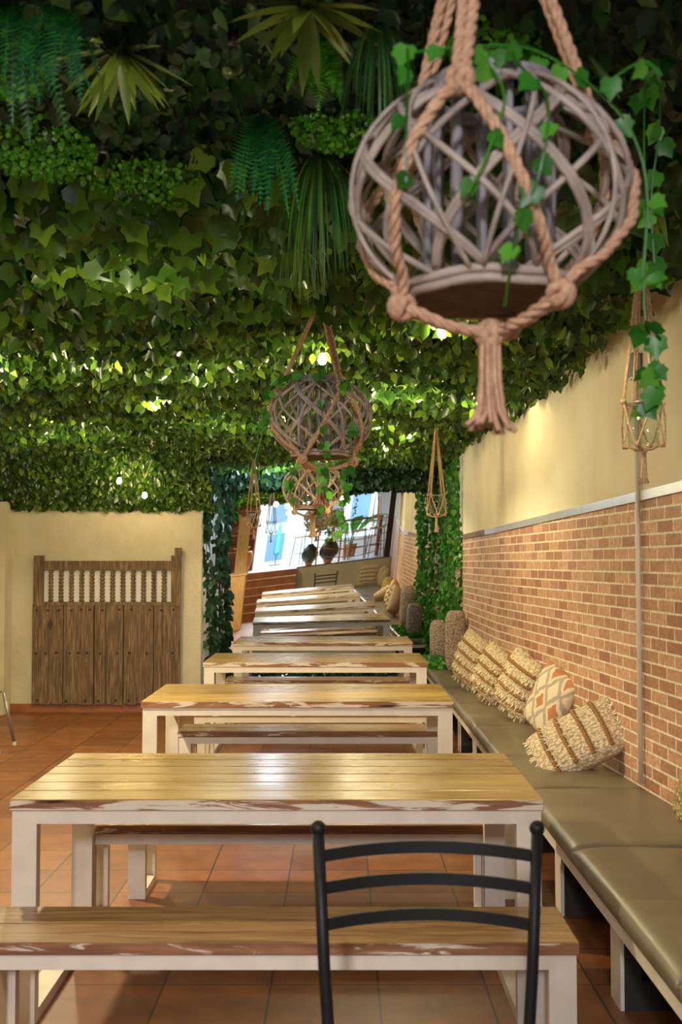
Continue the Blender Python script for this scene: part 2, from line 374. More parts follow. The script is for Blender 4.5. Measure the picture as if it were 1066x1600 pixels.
# local -y must point out of the room (towards +X): walk from the near end... direction +Y gives -y local = +X
A0 = (wall_x(-6), -6.0); A1 = (1.21, 8.7); A2 = (1.21, 11.0)
wall_seg('wall_right', A0, A1); wall_seg('wall_right_far', A1, A2)
wall_seg('wall_right_alcove', (1.215, 11.0), (1.215, 13.9))
struct('wall_back', MB().box((-1.6, 13.56, 0), (1.36, 13.7, 3.1)), 'white_wall')
struct('wall_left_alcove', MB().box((-1.60, 11.84, 0), (-1.46, 13.56, 3.1)), 'white_wall')
struct('wall_back_left', MB().box((-4.2, 11.70, 0), (-1.46, 11.84, 3.1)), 'plaster_rough')
struct('wall_left', MB().box((-3.95, -6.2, 0), (-3.8, 11.70, 3.1)), 'plaster_rough')
struct('wall_left_pilaster', MB().box((-3.8, 11.45, 0), (-3.43, 11.70, 2.17)), 'plaster_rough')
struct('baseboard_back', MB().box((-3.43, 11.672, 0), (-1.46, 11.70, 0.085)), 'terracotta')
# strips of trim along the top of the brick paper
def strip(name, ya, yb, mat):
    mb = MB(); h = 0.045; e = 0.012
    xa, xb, za, zb = wall_x(ya), wall_x(yb), trim_z(ya), trim_z(yb)
    mb.hexa([(xa-e,ya,za-h/2),(xa,ya,za-h/2),(xb,yb,zb-h/2),(xb-e,yb,zb-h/2),(xa-e,ya,za+h/2),(xa,ya,za+h/2),(xb,yb,zb+h/2),(xb-e,yb,zb+h/2)])
    return struct(name, mb, mat)
strip('trim_1', -0.3, 8.7, 'silver_trim'); strip('trim_2', 8.7, 9.35, 'silver_trim'); strip('trim_3', 9.35, 11.0, 'brown_trim')

# ------------------------------------------------------------ the mirror on the back wall (old, slightly warped sheet)
t = thing('wall_mirror', 'large slightly warped mirror filling the back alcove between ivy columns', 'mirror', (-0.125, YM, 0.16))
mb = MB(); nx, nz = 24, 24; xs = [-1.31 + 2.62*i/nx for i in range(nx+1)]; zs = [0.0 + 2.62*j/nz for j in range(nz+1)]
def warp(x, z):
    X = x-0.125; zz = z+0.16-1.45
    return 0.023*X - 0.018*zz - 0.0085*X*zz
vs = [(x, warp(x, z), z) for z in zs for x in xs]
fs = [(j*(nx+1)+i, j*(nx+1)+i+1, (j+1)*(nx+1)+i+1, (j+1)*(nx+1)+i) for j in range(nz) for i in range(nx)]
mb.add(vs, fs); gl = mb.build('mirror_sheet', 'mirror', t, smooth=True)
bk = MB(); bk.add([(x, 0.09, z) for x, z in ((-1.31, 0), (1.31, 0), (1.31, 2.62), (-1.31, 2.62))] + [(x, 0.12, z) for x, z in ((-1.31, 0), (1.31, 0), (1.31, 2.62), (-1.31, 2.62))],
   [(0,1,2,3),(7,6,5,4),(0,4,5,1),(1,5,6,2),(2,6,7,3),(3,7,4,0)])
bk.build('backing_board', 'darkwood', t)

# ------------------------------------------------------------ tables and benches
def plank_top(mb, L, D, z0, z1, n, gap=0.009):
    w = (D - gap*(n-1))/n
    for i in range(n):
        y = i*(w+gap)
        mb.box((-L/2, y, z0), (L/2, y+w, z1), 0, 1)
def make_table():
    L, D, H = 1.80, 0.92, 0.75
    t = thing('dining_table', 'x', 'table')
    mb = MB(); plank_top(mb, L, D, H-0.038, H, 6); mb.build('tabletop', ['varnished_wood', 'peeling_edge'], t, bevel=0.0025, seg=1)
    a = MB(); z0, z1 = H-0.038-0.045, H-0.0385; e = 0.008
    a.box((-L/2+e, e, z0), (L/2-e, e+0.04, z1)); a.box((-L/2+e, D-e-0.04, z0), (L/2-e, D-e, z1))
    a.box((-L/2+e, e+0.04, z0), (-L/2+e+0.04, D-e-0.04, z1)); a.box((L/2-e-0.04, e+0.04, z0), (L/2-e, D-e-0.04, z1))
    a.build('apron', 'cream_paint', t)
    for sx in (-1, 1):
        for y in (e, D-e-0.05):
            x0 = sx*(L/2-e); x1 = sx*(L/2-e-0.083)
            MB().box((min(x0,x1), y, 0.04), (max(x0,x1), y+0.05, z0)).build('leg', 'cream_paint', t)
        MB().box((min(x0,x1), e, 0), (max(x0,x1), D-e, 0.0395)).build('floor_runner', 'cream_paint', t)
    return t
def make_bench():
    L, D, H = 1.80, 0.34, 0.45
    t = thing('seating_bench', 'x', 'bench')
    mb = MB(); plank_top(mb, L, D, H-0.038, H, 2, 0.008); mb.build('seat', ['bench_wood', 'peeling_edge_bench'], t, bevel=0.003, seg=1)
    a = MB(); z0, z1 = H-0.038-0.043, H-0.0385; e = 0.008
    a.box((-L/2+e, e, z0), (L/2-e, e+0.035, z1)); a.box((-L/2+e, D-e-0.035, z0), (L/2-e, D-e, z1))
    a.box((-L/2+e, e+0.035, z0), (-L/2+e+0.04, D-e-0.035, z1)); a.box((L/2-e-0.04, e+0.035, z0), (L/2-e, D-e-0.035, z1))
    a.build('apron', 'cream_paint', t)
    for sx in (-1, 1):
        for y in (e, D-e-0.045):
            x0 = sx*(L/2-e); x1 = sx*(L/2-e-0.080)
            MB().box((min(x0,x1), y, 0.035), (max(x0,x1), y+0.045, z0)).build('leg', 'cream_paint', t)
        MB().box((min(x0,x1), e, 0), (max(x0,x1), D-e, 0.0345)).build('floor_runner', 'cream_paint', t)
    return t
tab = make_table(); ben = make_bench()
for i, (x, y, l) in enumerate([
    (-0.217, 3.81, 'nearest long plank table with a yellow varnished top and cream metal frame'),
    (-0.25, 6.48, 'second long plank table from the front, with white-flecked brown edge'),
    (-0.206, 9.00, 'third long plank table from the front, beside the standing cushions'),
    (-0.18, 11.25, 'farthest long plank table, pushed in front of the mirror')]):
    o = tab if i == 0 else copy_tree(tab); o.location = (x, y, 0)
    relabel(o, l, 'long plank dining tables in a row')
for i, (x, y, l) in enumerate([
    (-0.21, 3.29, 'nearest plank bench, in front of the nearest table'),
    (-0.22, 4.735, 'plank bench tucked under the far side of the nearest table'),
    (-0.09, 5.22, 'plank bench standing in the gap between the first and second tables'),
    (-0.165, 7.34, 'plank bench tucked under the far side of the second table'),
    (-0.19, 8.30, 'plank bench on the near side of the third table'),
    (-0.20, 9.93, 'plank bench on the far side of the third table'),
    (-0.19, 10.52, 'plank bench on the near side of the farthest table'),
    (-0.18, 12.20, 'plank bench behind the farthest table, next to the mirror')]):
    o = ben if i == 0 else copy_tree(ben); o.location = (x, y, 0)
    relabel(o, l, 'plank benches beside the tables')

# ------------------------------------------------------------ cushioned wall bench along the brick wall
BX = 0.88
wb = thing('wall_bench', 'long built-in wall bench with cream edge rail and black supports along the brick wall', 'bench', (0, 0, 0))
mb = MB()
for ya, yb in ((0.2, 8.7), (8.7, 12.3)):
    xa, xb = wall_x(ya)-0.01, wall_x(yb)-0.01
    mb.hexa([(BX+0.02,ya,0.385),(xa,ya,0.385),(xb,yb,0.385),(BX+0.02,yb,0.385),(BX+0.02,ya,0.42),(xa,ya,0.42),(xb,yb,0.42),(BX+0.02,yb,0.42)])
mb.build('seat_board', 'darkwood', wb)
MB().box((BX, 0.2, 0.365), (BX+0.02, 12.3, 0.42)).box((BX, 12.3, 0.365), (1.2, 12.32, 0.42)).build('edge_rail', 'cream_paint', wb)
for y in (0.9, 1.93, 2.95, 3.94, 4.98, 6.05, 7.1, 8.15, 9.2, 10.3, 11.3, 12.2):
    xw = wall_x(y)-0.04; x0 = BX+0.10
    m = MB(); m.box((x0, y, 0), (x0+0.06, y+0.14, 0.385)); m.box((xw-0.06, y, 0), (xw, y+0.14, 0.385))
    m.box((x0+0.06, y, 0), (xw-0.06, y+0.14, 0.10)); m.box((x0+0.06, y, 0.34), (xw-0.06, y+0.14, 0.385))
    s = m.build('support', 'black_wood', wb)
    MB().box((x0-0.014, y, 0), (x0-0.0005, y+0.14, 0.385)).build('face_board', 'cream_paint', s)
seams = [0.3, 1.6, 2.9, 4.22, 5.3, 6.17, 7.3, 8.44, 9.5, 10.85, 12.3]
names = ['', '', 'olive leather bench cushion nearest the viewer, with a rolled shiny edge',
    'olive leather bench cushion in front of the white wall pipe', 'narrow olive leather bench cushion under the lying striped pillow',
    'olive leather bench cushion under the diamond-patterned pillow', 'olive leather bench cushion under the upright striped pillow beside the patterned one',
    'olive leather bench cushion beside the third table', 'olive leather bench cushion under the grey bobbly cushion', 'farthest olive leather bench cushion, close to the mirror']
for i in range(len(seams)-1):
    ya, yb = seams[i]+0.004, seams[i+1]-0.004
    nu, nv = 14, 16; vs = []; fs = []
    def top(u, v):
        e = lambda a, p: max(0.0, 1-abs(2*a-1)**p)**0.5
        return 0.462 + 0.038*e(u, 14)*(0.62+0.38*e(v, 16)) + 0.003*math.sin(9*u+i)*math.sin(7*v+2*i)
    for j in range(nv+1):
        v = 0.5-0.5*math.cos(PI*j/nv); y = ya+(yb-ya)*v; x0, x1 = BX-0.028, wall_x(y)-0.012
        for k in range(nu+1):
            uu = 0.5-0.5*math.cos(PI*k/nu)
            vs.append((x0+(x1-x0)*uu, y, top(uu, v) if 0 < k < nu else 0.462))
    N = len(vs)
    for (x, y, z) in list(vs): vs.append((x + (0.012 if x < BX else 0), y, 0.421))
    W1 = nu+1
    for j in range(nv):
        for k in range(nu):
            a = j*W1+k; fs.append((a, a+1, a+W1+1, a+W1)); fs.append((N+a, N+a+W1, N+a+W1+1, N+a+1))
    for j in range(nv):
        a = j*W1; fs.append((a, a+W1, N+a+W1, N+a)); a = j*W1+nu; fs.append((a+W1, a, N+a, N+a+W1))
    for k in range(nu):
        a = k; fs.append((a+1, a, N+a, N+a+1)); a = nv*W1+k; fs.append((a, a+1, N+a+1, N+a))
    o = MB().add(vs, fs).build('bench_cushion', 'olive_leather', smooth=True)
    md = o.modifiers.new('bev', 'SUBSURF'); md.levels = 1; md.render_levels = 1
    tag(o, names[i] or ('olive leather bench cushion behind the viewer, %s' % ('closest to the raised floor' if i == 0 else 'second from the raised floor')), 'cushion', 'leather cushions on the wall bench')

# ------------------------------------------------------------ ropes, macrame, lanterns
def lerp(a, b, t): return Vector(a)*(1-t) + Vector(b)*t
def cord(mb, pts, r, twist=True, seg=10, mi=0):
    """a laid rope: three thin strands wound round the path"""
    P = [Vector(p) for p in pts]
    Q = []
    for i in range(len(P)-1):
        for k in range(seg): Q.append(lerp(P[i], P[i+1], k/seg))
    Q.append(P[-1])
    if not twist: mb.tube(Q, r, 6, mi); return
    D = [0]
    for i in range(1, len(Q)): D.append(D[-1] + (Q[i]-Q[i-1]).length)
    for s in range(3):
        out = []
        for i, q in enumerate(Q):
            t = (Q[min(i+1, len(Q)-1)] - Q[max(i-1, 0)]).normalized(); u = t.orthogonal().normalized()
            if u.dot(Vector((1, 0.1, 0.2))) < 0: u = -u
            w = t.cross(u); a = 2*PI*(D[i]/(r*7.5) + s/3)
            out.append(q + (u*math.cos(a) + w*math.sin(a))*r*0.52)
        mb.tube(out, r*0.58, 6, mi)
def knot(mb, c, r):
    c = Vector(c)
    for k in range(5):
        ax = Vector((R.uniform(-1, 1), R.uniform(-1, 1), R.uniform(-0.6, 0.6))).normalized(); u = ax.orthogonal().normalized(); w = ax.cross(u)
        mb.tube([c + (u*math.cos(a) + w*math.sin(a))*r*0.72 for a in [2*PI*i/14 for i in range(14)]], r*0.36, 6, closed=True)
def hanger(name, c, rx, rz, apex_z, az0, low_z, low_r, cz, tas, rope, ns, label, group, pale=False, up_z=0.10, seg=10):
    """knotted rope hanger: ns cords run from the apex to the upper knots, split, and meet in lower knots and one bottom knot"""
    cx, cy, cc = c; mat = 'jute_pale' if pale else 'jute'
    t = thing(name, label, 'hanger', (cx, cy, apex_z), 0, group); O = Vector((cx, cy, apex_z))
    ap = Vector((cx, cy, apex_z)) - O
    up = []; lo = []
    def ring(k): return az0 + 2*PI*k/ns
    for k in range(ns):
        a = ring(k); ru = rx*math.sqrt(max(0.01, 1-(up_z/rz)**2)) + rope*1.5
        up.append(Vector((cx+ru*math.cos(a), cy+ru*math.sin(a), cc+up_z)) - O)
        a2 = a + PI/ns; lo.append(Vector((cx+low_r*math.cos(a2), cy+low_r*math.sin(a2), cc+low_z)) - O)
    bot = Vector((cx, cy, cc+cz)) - O
    m = MB()
    for u in up:
        side = Vector((-u.y, u.x, 0)).normalized()*rope*1.1
        for sg in (-1, 1): cord(m, [ap + side*sg*0.5, u*0.5 + ap*0.5 + side*sg, u + side*sg*0.6], rope, seg=seg)
    m.build('hanging_cord', mat, t, smooth=True)
    m = MB()
    for k in range(ns):
        for l in (lo[k], lo[(k-1) % ns]):
            pts = []
            for i in range(7):
                f = i/6; p = up[k]*(1-f) + l*f; p0 = p + O - Vector(c)
                # keep the cord outside the round body
                q = math.sqrt((p0.x**2+p0.y**2)/(rx+rope)**2 + (p0.z/(rz+rope))**2)
                if q < 1.0: p0 = p0/q
                pts.append(p0 + Vector(c) - O)
            cord(m, pts, rope, seg=max(2, seg//3))
    m.build('net_cord', mat, t, smooth=True)
    m = MB()
    for l in lo:
        s = Vector((-l.y, l.x, 0)).normalized()*rope*0.5
        for sg in (-1, 1): cord(m, [l + s*sg, (l+bot)*0.5 + Vector((0, 0, -rope)) + s*sg, bot], rope, seg=seg//2)
    m.build('sling_cord', mat, t, smooth=True)
    for p in up + lo:
        m = MB(); knot(m, (0, 0, 0), rope*2.5); o = m.build('knot', mat, t, smooth=True); o.location = p
    m = MB(); knot(m, (0, 0, 0), rope*2.6); o = m.build('knot', mat, t, smooth=True); o.location = bot
    m = MB(); n = 16
    for k in range(n):
        a = 2*PI*k/n; rr = rope*(1.5 if k % 2 else 0.7); sp = rope*(3.4 + R.uniform(-0.8, 1.2))
        b = bot
        m.tube([b + Vector((rr*math.cos(a), rr*math.sin(a), -0.01)), b + Vector((rr*1.1*math.cos(a), rr*1.1*math.sin(a), tas*0.5)),
                b + Vector((rr*1.5*math.cos(a+0.2), rr*1.5*math.sin(a+0.2), tas*0.8)), b + Vector((sp*math.cos(a+0.3), sp*math.sin(a+0.3), tas*R.uniform(0.94, 1.04)))], rope*0.5, 5)
    m.build('tassel', mat, t, smooth=True)
    return t
def make_lantern(label, loc, rz):
    """round wicker lantern: flattened ball of crossing withies round upright stakes"""
    t = thing('wicker_lantern', label, 'lantern', loc, rz, 'round wicker lanterns in rope hangers')
    a, h = 0.222, 0.178
    m = MB()
    r0, r1 = 0.115, 0.125
    def pt(f, az, k=1.0):
        th = PI*0.165 + f*(PI*(1-0.165-0.19)); return Vector((a*k*math.sin(th)*math.cos(az), a*k*math.sin(th)*math.sin(az), h*k*math.cos(th)))
    for s in (-1, 1):
        for i in range(10):
            az = 2*PI*i/10 + (0.2 if s > 0 else 0)
            for w in ((0.0, 0.05) if i % 2 else (0.0,)):
                sw = 1.75 + R.uniform(-0.12, 0.12)
                m.tube([pt(f, az+w+s*sw*(f-0.5), 1.0 + 0.012*s + R.uniform(-0.004, 0.004)) for f in [j/18 for j in range(19)]], 0.0055, 6)
    for i in range(9):
        az = 2*PI*i/9 + 0.3; sw = 0.55*(1 if i % 2 else -1)
        m.tube([pt(f, az+sw*(f-0.5), 1.035) for f in [j/18 for j in range(19)]], 0.0042, 6)
    m.build('withies', 'willow', t, smooth=True)
    m = MB()
    for z, rr in ((h*0.92, 0.108), (h*0.98, 0.104), (h*0.86, 0.118)):
        m.tube([(rr*math.cos(2*PI*k/28), rr*math.sin(2*PI*k/28), z+0.002*math.sin(5*k)) for k in range(28)], 0.0068, 6, closed=True)
    m.build('top_ring', 'willow_grey', t, smooth=True)
    m = MB()
    for z, rr in ((-h*0.85, 0.130), (-h*0.93, 0.127)):
        m.tube([(rr*math.cos(2*PI*k/28), rr*math.sin(2*PI*k/28), z+0.002*math.sin(5*k)) for k in range(28)], 0.0075, 6, closed=True)
    m.build('bottom_ring', 'willow', t, smooth=True)
    MB().lathe([(1e-5, -h*0.97), (0.128, -h*0.97), (0.128, -h*0.90), (1e-5, -h*0.90)], n=32).build('base_disc', 'cork_base', t)
    m = MB()
    for k in range(15):
        az = 2*PI*k/15; rr = 0.098
        m.tube([(rr*math.cos(az), rr*math.sin(az), -h*0.9), (rr*math.cos(az)*1.03, rr*math.sin(az)*1.03, 0), (rr*math.cos(az), rr*math.sin(az), h*0.98)], 0.0065 if k % 3 else 0.010, 6)
    m.build('stakes', 'willow_grey', t, smooth=True)
    m = MB(); m.lathe([(0.045, -h*0.90), (0.050, -h*0.1)], n=20); m.lathe([(0.043, -h*0.1), (0.04, -h*0.88)], n=20)
    m.build('glass_cup', 'thin_glass', t, smooth=True)
    return t
L1 = (0.240, 1.79, 2.140); L2 = (-0.088, 4.89, 2.178); L3 = (-0.214, 8.47, 2.118)
lan = make_lantern('nearest and largest-looking wicker ball lantern, in front of the brick wall', L1, 0.3)
for loc, rz, l in ((L2, 1.3, 'middle wicker ball lantern hanging over the first table'), (L3, 2.2, 'farthest wicker ball lantern, before the mirror')):
    o = copy_tree(lan); o.location = loc; o.rotation_euler = (0, 0, rz); relabel(o, l)
G = 'knotted rope hangers for the lanterns'
hanger('rope_hanger', L1, 0.225, 0.185, 2.74, math.radians(250), -0.186, 0.145, -0.225, -0.155, 0.0092, 3, 'thick knotted jute rope hanger around the nearest wicker lantern', G, seg=34, up_z=0.115)
hanger('rope_hanger', L2, 0.225, 0.185, 2.71, math.radians(178), -0.19, 0.145, -0.225, -0.155, 0.0092, 3, 'knotted jute rope hanger around the middle wicker lantern', G, seg=14, up_z=0.115)
hanger('rope_hanger', L3, 0.225, 0.185, 2.71, math.radians(140), -0.19, 0.145, -0.225, -0.155, 0.0092, 3, 'knotted jute rope hanger around the farthest wicker lantern', G, pale=True, seg=8, up_z=0.115)
# glass jars in slim rope hangers
def make_jar(label, loc):
    t = thing('glass_jar', label, 'jar', loc, 0, 'glass jars in rope hangers')
    m = MB(); m.lathe([(1e-5, 0), (0.050, 0), (0.054, 0.006), (0.066, 0.15)], n=28)
    m.lathe([(0.063, 0.149), (0.051, 0.010), (1e-5, 0.009)], n=28); m.build('cup', 'thin_glass', t, smooth=True)
    m = MB(); m.tube([(0.0655*math.cos(2*PI*k/28), 0.0655*math.sin(2*PI*k/28), 0.15) for k in range(28)], 0.0016, 5, closed=True); m.build('rim', 'silver_trim', t, smooth=True)
    return t
G2 = 'slim rope hangers for the glass jars'
JL = [((1.072, 3.95, 1.960), 'clear glass jar in a rope hanger, close to the brick wall at the right', 'slim knotted rope hanger holding the nearest glass jar, right of the big lantern', 2.68, 0.2),
      ((0.733, 8.60, 1.913), 'clear glass jar hanging before the bright green ivy column', 'slim knotted rope hanger in front of the right ivy column', 2.62, 0.9),
      ((-0.885, 11.35, 1.915), 'clear glass jar hanging beside the dark left ivy column', 'slim knotted rope hanger beside the left ivy column', 2.66, 0.5)]
jar = None
for loc, l1, l2, az, a0 in JL:
    if jar is None: jar = make_jar(l1, loc); 
    else: o = copy_tree(jar); o.location = loc; relabel(o, l1)
    hanger('jar_hanger', (loc[0], loc[1], loc[2]+0.07), 0.070, 0.50, az, a0, -0.068, 0.064, -0.088, -0.115, 0.0045, 4, l2, G2, pale=True, up_z=0.085, seg=8)

# ------------------------------------------------------------ leaves in bulk
def leaf_oval():
    v = [(0,0,0),(-.30,.22,.05),(-.32,.55,.06),(0,1,-.05),(.32,.55,.06),(.30,.22,.05),(0,.30,-.05),(0,.62,-.05)]
    f = [(0,6,1),(1,6,7,2),(2,7,3),(0,5,6),(5,4,7,6),(4,3,7)]
    return np.array(v), f
def leaf_ivy():
    v = [(0,0.08,0),(-.24,0,.02),(-.44,.20,.05),(-.40,.36,.04),(-.44,.58,.06),(-.24,.66,.02),(0,1,-.06),(.24,.66,.02),(.44,.58,.06),(.40,.36,.04),(.44,.20,.05),(.24,0,.02),(0,.40,-.05)]
    f = [(12,i,i+1) for i in range(1,11)] + [(12,0,1),(12,11,0)]
    return np.array(v), [tuple(reversed(x)) for x in f]
def leaf_round():
    v = [(0,0,0),(-.36,.25,.03),(-.36,.7,.03),(0,.95,0),(.36,.7,.03),(.36,.25,.03),(0,.48,-.06)]
    return np.array(v), [(6,2,1),(6,3,2),(6,4,3),(6,5,4),(6,1,0),(6,0,5)]
LEAF = {'oval': leaf_oval(), 'ivy': leaf_ivy(), 'round': leaf_round()}
def unit(a): return a/np.maximum(np.linalg.norm(a, axis=1, keepdims=True), 1e-9)
def scatter(name, P, Nn, T, size, kind, mat, parent=None, origin=(0, 0, 0)):
    """many leaves as one mesh. P points, Nn facing, T tip direction, size lengths"""
    P = np.asarray(P, float) - np.array(origin); Nn = unit(np.asarray(Nn, float)); T = np.asarray(T, float)
    y = unit(T - (T*Nn).sum(1, keepdims=True)*Nn); x = np.cross(y, Nn)
    tv, tf = LEAF[kind]; n = len(P); k = len(tv); sz = np.asarray(size, float)[:, None, None]
    V = (P[:, None, :] + sz*(tv[None, :, 0:1]*x[:, None, :] + tv[None, :, 1:2]*y[:, None, :] + tv[None, :, 2:3]*Nn[:, None, :])).reshape(-1, 3)
    loops = []; starts = []; tot = []; s = 0
    base = np.concatenate([np.array(f) for f in tf]); lens = np.array([len(f) for f in tf])
    L = (base[None, :] + (np.arange(n)*k)[:, None]).reshape(-1)
    tot = np.tile(lens, n); st = np.concatenate([[0], np.cumsum(tot)[:-1]])
    me = bpy.data.meshes.new(name); me.vertices.add(len(V)); me.vertices.foreach_set('co', V.reshape(-1))
    me.loops.add(len(L)); me.loops.foreach_set('vertex_index', L.astype(np.int32))
    me.polygons.add(len(tot)); me.polygons.foreach_set('loop_start', st.astype(np.int32)); me.polygons.foreach_set('loop_total', tot.astype(np.int32))
    me.update(calc_edges=True); me.validate(); me.materials.append(MATS[mat])
    o = bpy.data.objects.new(name, me); C.objects.link(o); o.location = origin
    if parent is not None: o.parent = parent; o.location = (0, 0, 0)
    return o
def rnd(n, a, b): return NR.uniform(a, b, n)
# 1. the leaf-covered ceiling, hanging in shallow tiers
def wxv(y): return np.where(y > 8.7, 1.21, 1.21+(8.7-y)*0.0684)
def hedge_z(x, y): return 2.80 - 0.085*np.abs(np.sin(PI*(y+0.06*np.sin(3*x))/0.62)) - 0.03*np.sin(1.7*x+0.8*y)
n = 46000
y = 3.15 + (13.3-3.15)*NR.uniform(0, 1, n)**1.0; x = NR.uniform(-3.75, 1.3, n)
keep = (x < wxv(y)-0.01) & ((y < 11.6) | ((x > -1.44) & (x < 1.2))); x, y = x[keep], y[keep]; n = len(x)
z = hedge_z(x, y) - rnd(n, -0.02, 0.10)
Nn = np.stack([rnd(n, -.75, .75), rnd(n, -1.25, -.15), rnd(n, -1.0, .05)], 1); T = np.stack([rnd(n, -.7, .7), rnd(n, -.5, .5), rnd(n, -1.2, -.2)], 1)
sz = rnd(n, 0.05, 0.085)*np.where(y < 5.2, 1.15, 1.0)
mid = (y < 4.7) & (NR.uniform(0, 1, n) < (4.7-y)/1.4)
tag(scatter('hedge_leaves', np.stack([x, y, z], 1)[~mid], Nn[~mid], T[~mid], sz[~mid], 'oval', 'hedge_leaf'), 'dense artificial green leaves covering the ceiling in shallow tiers', 'foliage', kind='stuff')
xi, yi = x[mid], y[mid]
tag(scatter('ivy_foliage', np.stack([x, y, z-0.01], 1)[mid], Nn[mid], T[mid], sz[mid]*1.25, 'ivy', 'hedge_leaf'), 'broad lobed ivy leaves on the ceiling between moss patches and hedge', 'foliage', kind='stuff')
# 2. dark mossy front part
n = 15000; y = rnd(n, 0.2, 3.5); x = rnd(n, -2.2, 1.9); k = x < wxv(y)-0.02; x, y = x[k], y[k]; n = len(x)
z = 2.80 - 0.06*np.abs(np.sin(2.2*x+1.3*y)) - rnd(n, -0.01, 0.08)
Nn = np.stack([rnd(n, -1, 1), rnd(n, -1, .3), rnd(n, -1, .1)], 1); T = np.stack([rnd(n, -1, 1), rnd(n, -1, 1), rnd(n, -1.2, 0)], 1)
tag(scatter('moss_foliage', np.stack([x, y, z], 1), Nn, T, rnd(n, 0.03, 0.07), 'oval', 'moss_leaf'), 'dark fine foliage covering the ceiling above the viewer', 'foliage', kind='stuff')
# 3. valance of leaves above the old gate and over the mirror
n = 7000; f = NR.uniform(0, 1, n); x = rnd(n, -3.70, -1.35)
y = 11.05 + 0.62*f + rnd(n, -.05, .02); z = 2.74 - 0.60*f**0.8 + rnd(n, -.03, .03)
z = np.where(z < 2.10, 2.10 + rnd(n, -0.01, 0.04), z)
Nn = np.stack([rnd(n, -.7, .7), rnd(n, -1.2, -.3), rnd(n, -.8, .1)], 1); T = np.stack([rnd(n, -.6, .6), rnd(n, -.3, .3), rnd(n, -1.2, -.5)], 1)
tag(scatter('hedge_valance', np.stack([x, y, z], 1), Nn, T, rnd(n, .05, .085), 'oval', 'hedge_leaf'), 'thick hanging edge of dark hedge leaves above the wooden gate', 'foliage', kind='stuff')
n = 2300; x = rnd(n, -1.44, 1.19); y = rnd(n, 12.9, 13.22); z = rnd(n, 2.44, 2.74) + 0.10*np.abs(x)*0 
Nn = np.stack([rnd(n, -.7, .7), rnd(n, -1.2, -.3), rnd(n, -.8, .1)], 1); T = np.stack([rnd(n, -.6, .6), rnd(n, -.3, .3), rnd(n, -1.2, -.5)], 1)
tag(scatter('ivy_garland', np.stack([x, y, z], 1), Nn, T, rnd(n, .06, .09), 'ivy', 'ivy_dark'), 'garland of bluish dark ivy along the top edge of the mirror', 'garland')
# 4. ivy columns at both sides of the mirror
def column(name, label, x0, x1, y0, y1, n, mat, z0=0.02, z1=2.6, strands=5, size=(.055, .095), jx=.014):
    o = thing(name, label, 'ivy', ((x0+x1)/2, (y0+y1)/2, z0)); O = ((x0+x1)/2, (y0+y1)/2, z0)
    m = MB(); P = []
    for s in range(strands):
        f = (s+0.5)/strands; bx = x0+(x1-x0)*f; by = y0+(y1-y0)*f; ph = R.uniform(0, 6)
        pts = [(bx+0.035*math.sin(3.1*z+ph)-O[0], by+0.03*math.cos(2.3*z+ph)-O[1], z-O[2]) for z in [z0+(z1-z0)*i/24 for i in range(25)]]
        m.tube(pts, 0.004, 5)
        for i in range(n//strands):
            k = R.uniform(0, 23.9); a = lerp(pts[int(k)], pts[int(k)+1], k % 1); P.append(a + Vector(O) + Vector((R.gauss(0, jx), R.gauss(0, .028), 0)))
    m.build('stems', 'iron_stud', o)
    P = np.array(P); n = len(P)
    Nn = np.stack([rnd(n, -.9, .9), rnd(n, -1.2, -.2), rnd(n, -.4, .5)], 1); T = np.stack([rnd(n, -.8, .8), rnd(n, -.3, .3), rnd(n, -1.2, -.3)], 1)
    scatter('leaves', P, Nn, T, rnd(n, *size), 'oval' if mat == 'ivy_dark' else 'ivy', mat, o, O)
    return o
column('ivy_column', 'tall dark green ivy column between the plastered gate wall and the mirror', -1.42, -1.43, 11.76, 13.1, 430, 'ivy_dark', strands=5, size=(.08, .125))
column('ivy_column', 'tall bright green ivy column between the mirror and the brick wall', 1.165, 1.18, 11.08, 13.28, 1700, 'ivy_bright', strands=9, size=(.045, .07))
n = 380; x = rnd(n, -1.3, 1.15); P = np.stack([x, rnd(n, 13.20, 13.30), rnd(n, .17, .33)], 1)
Nn = np.stack([rnd(n, -.7, .7), rnd(n, -1.2, -.3), rnd(n, -.4, .9)], 1); T = np.stack([rnd(n, -.9, .9), rnd(n, -.3, .3), rnd(n, -1, .4)], 1)
tag(scatter('ivy_garland', P, Nn, T, rnd(n, .06, .09), 'ivy', 'ivy_dark'), 'low garland of ivy along the bottom edge of the mirror', 'garland')
n = 190; P = np.stack([rnd(n, .88, 1.15), rnd(n, 11.0, 12.2), rnd(n, .50, .545)], 1)
Nn = np.stack([rnd(n, -.6, .6), rnd(n, -.9, .1), rnd(n, .3, 1)], 1); T = np.stack([rnd(n, -1, 1), rnd(n, -1, 1), rnd(n, -.4, .2)], 1)
tag(scatter('ivy_trail', P, Nn, T, rnd(n, .05, .08), 'ivy', 'ivy_bright'), 'ivy spilling over the far end of the wall bench', 'ivy')
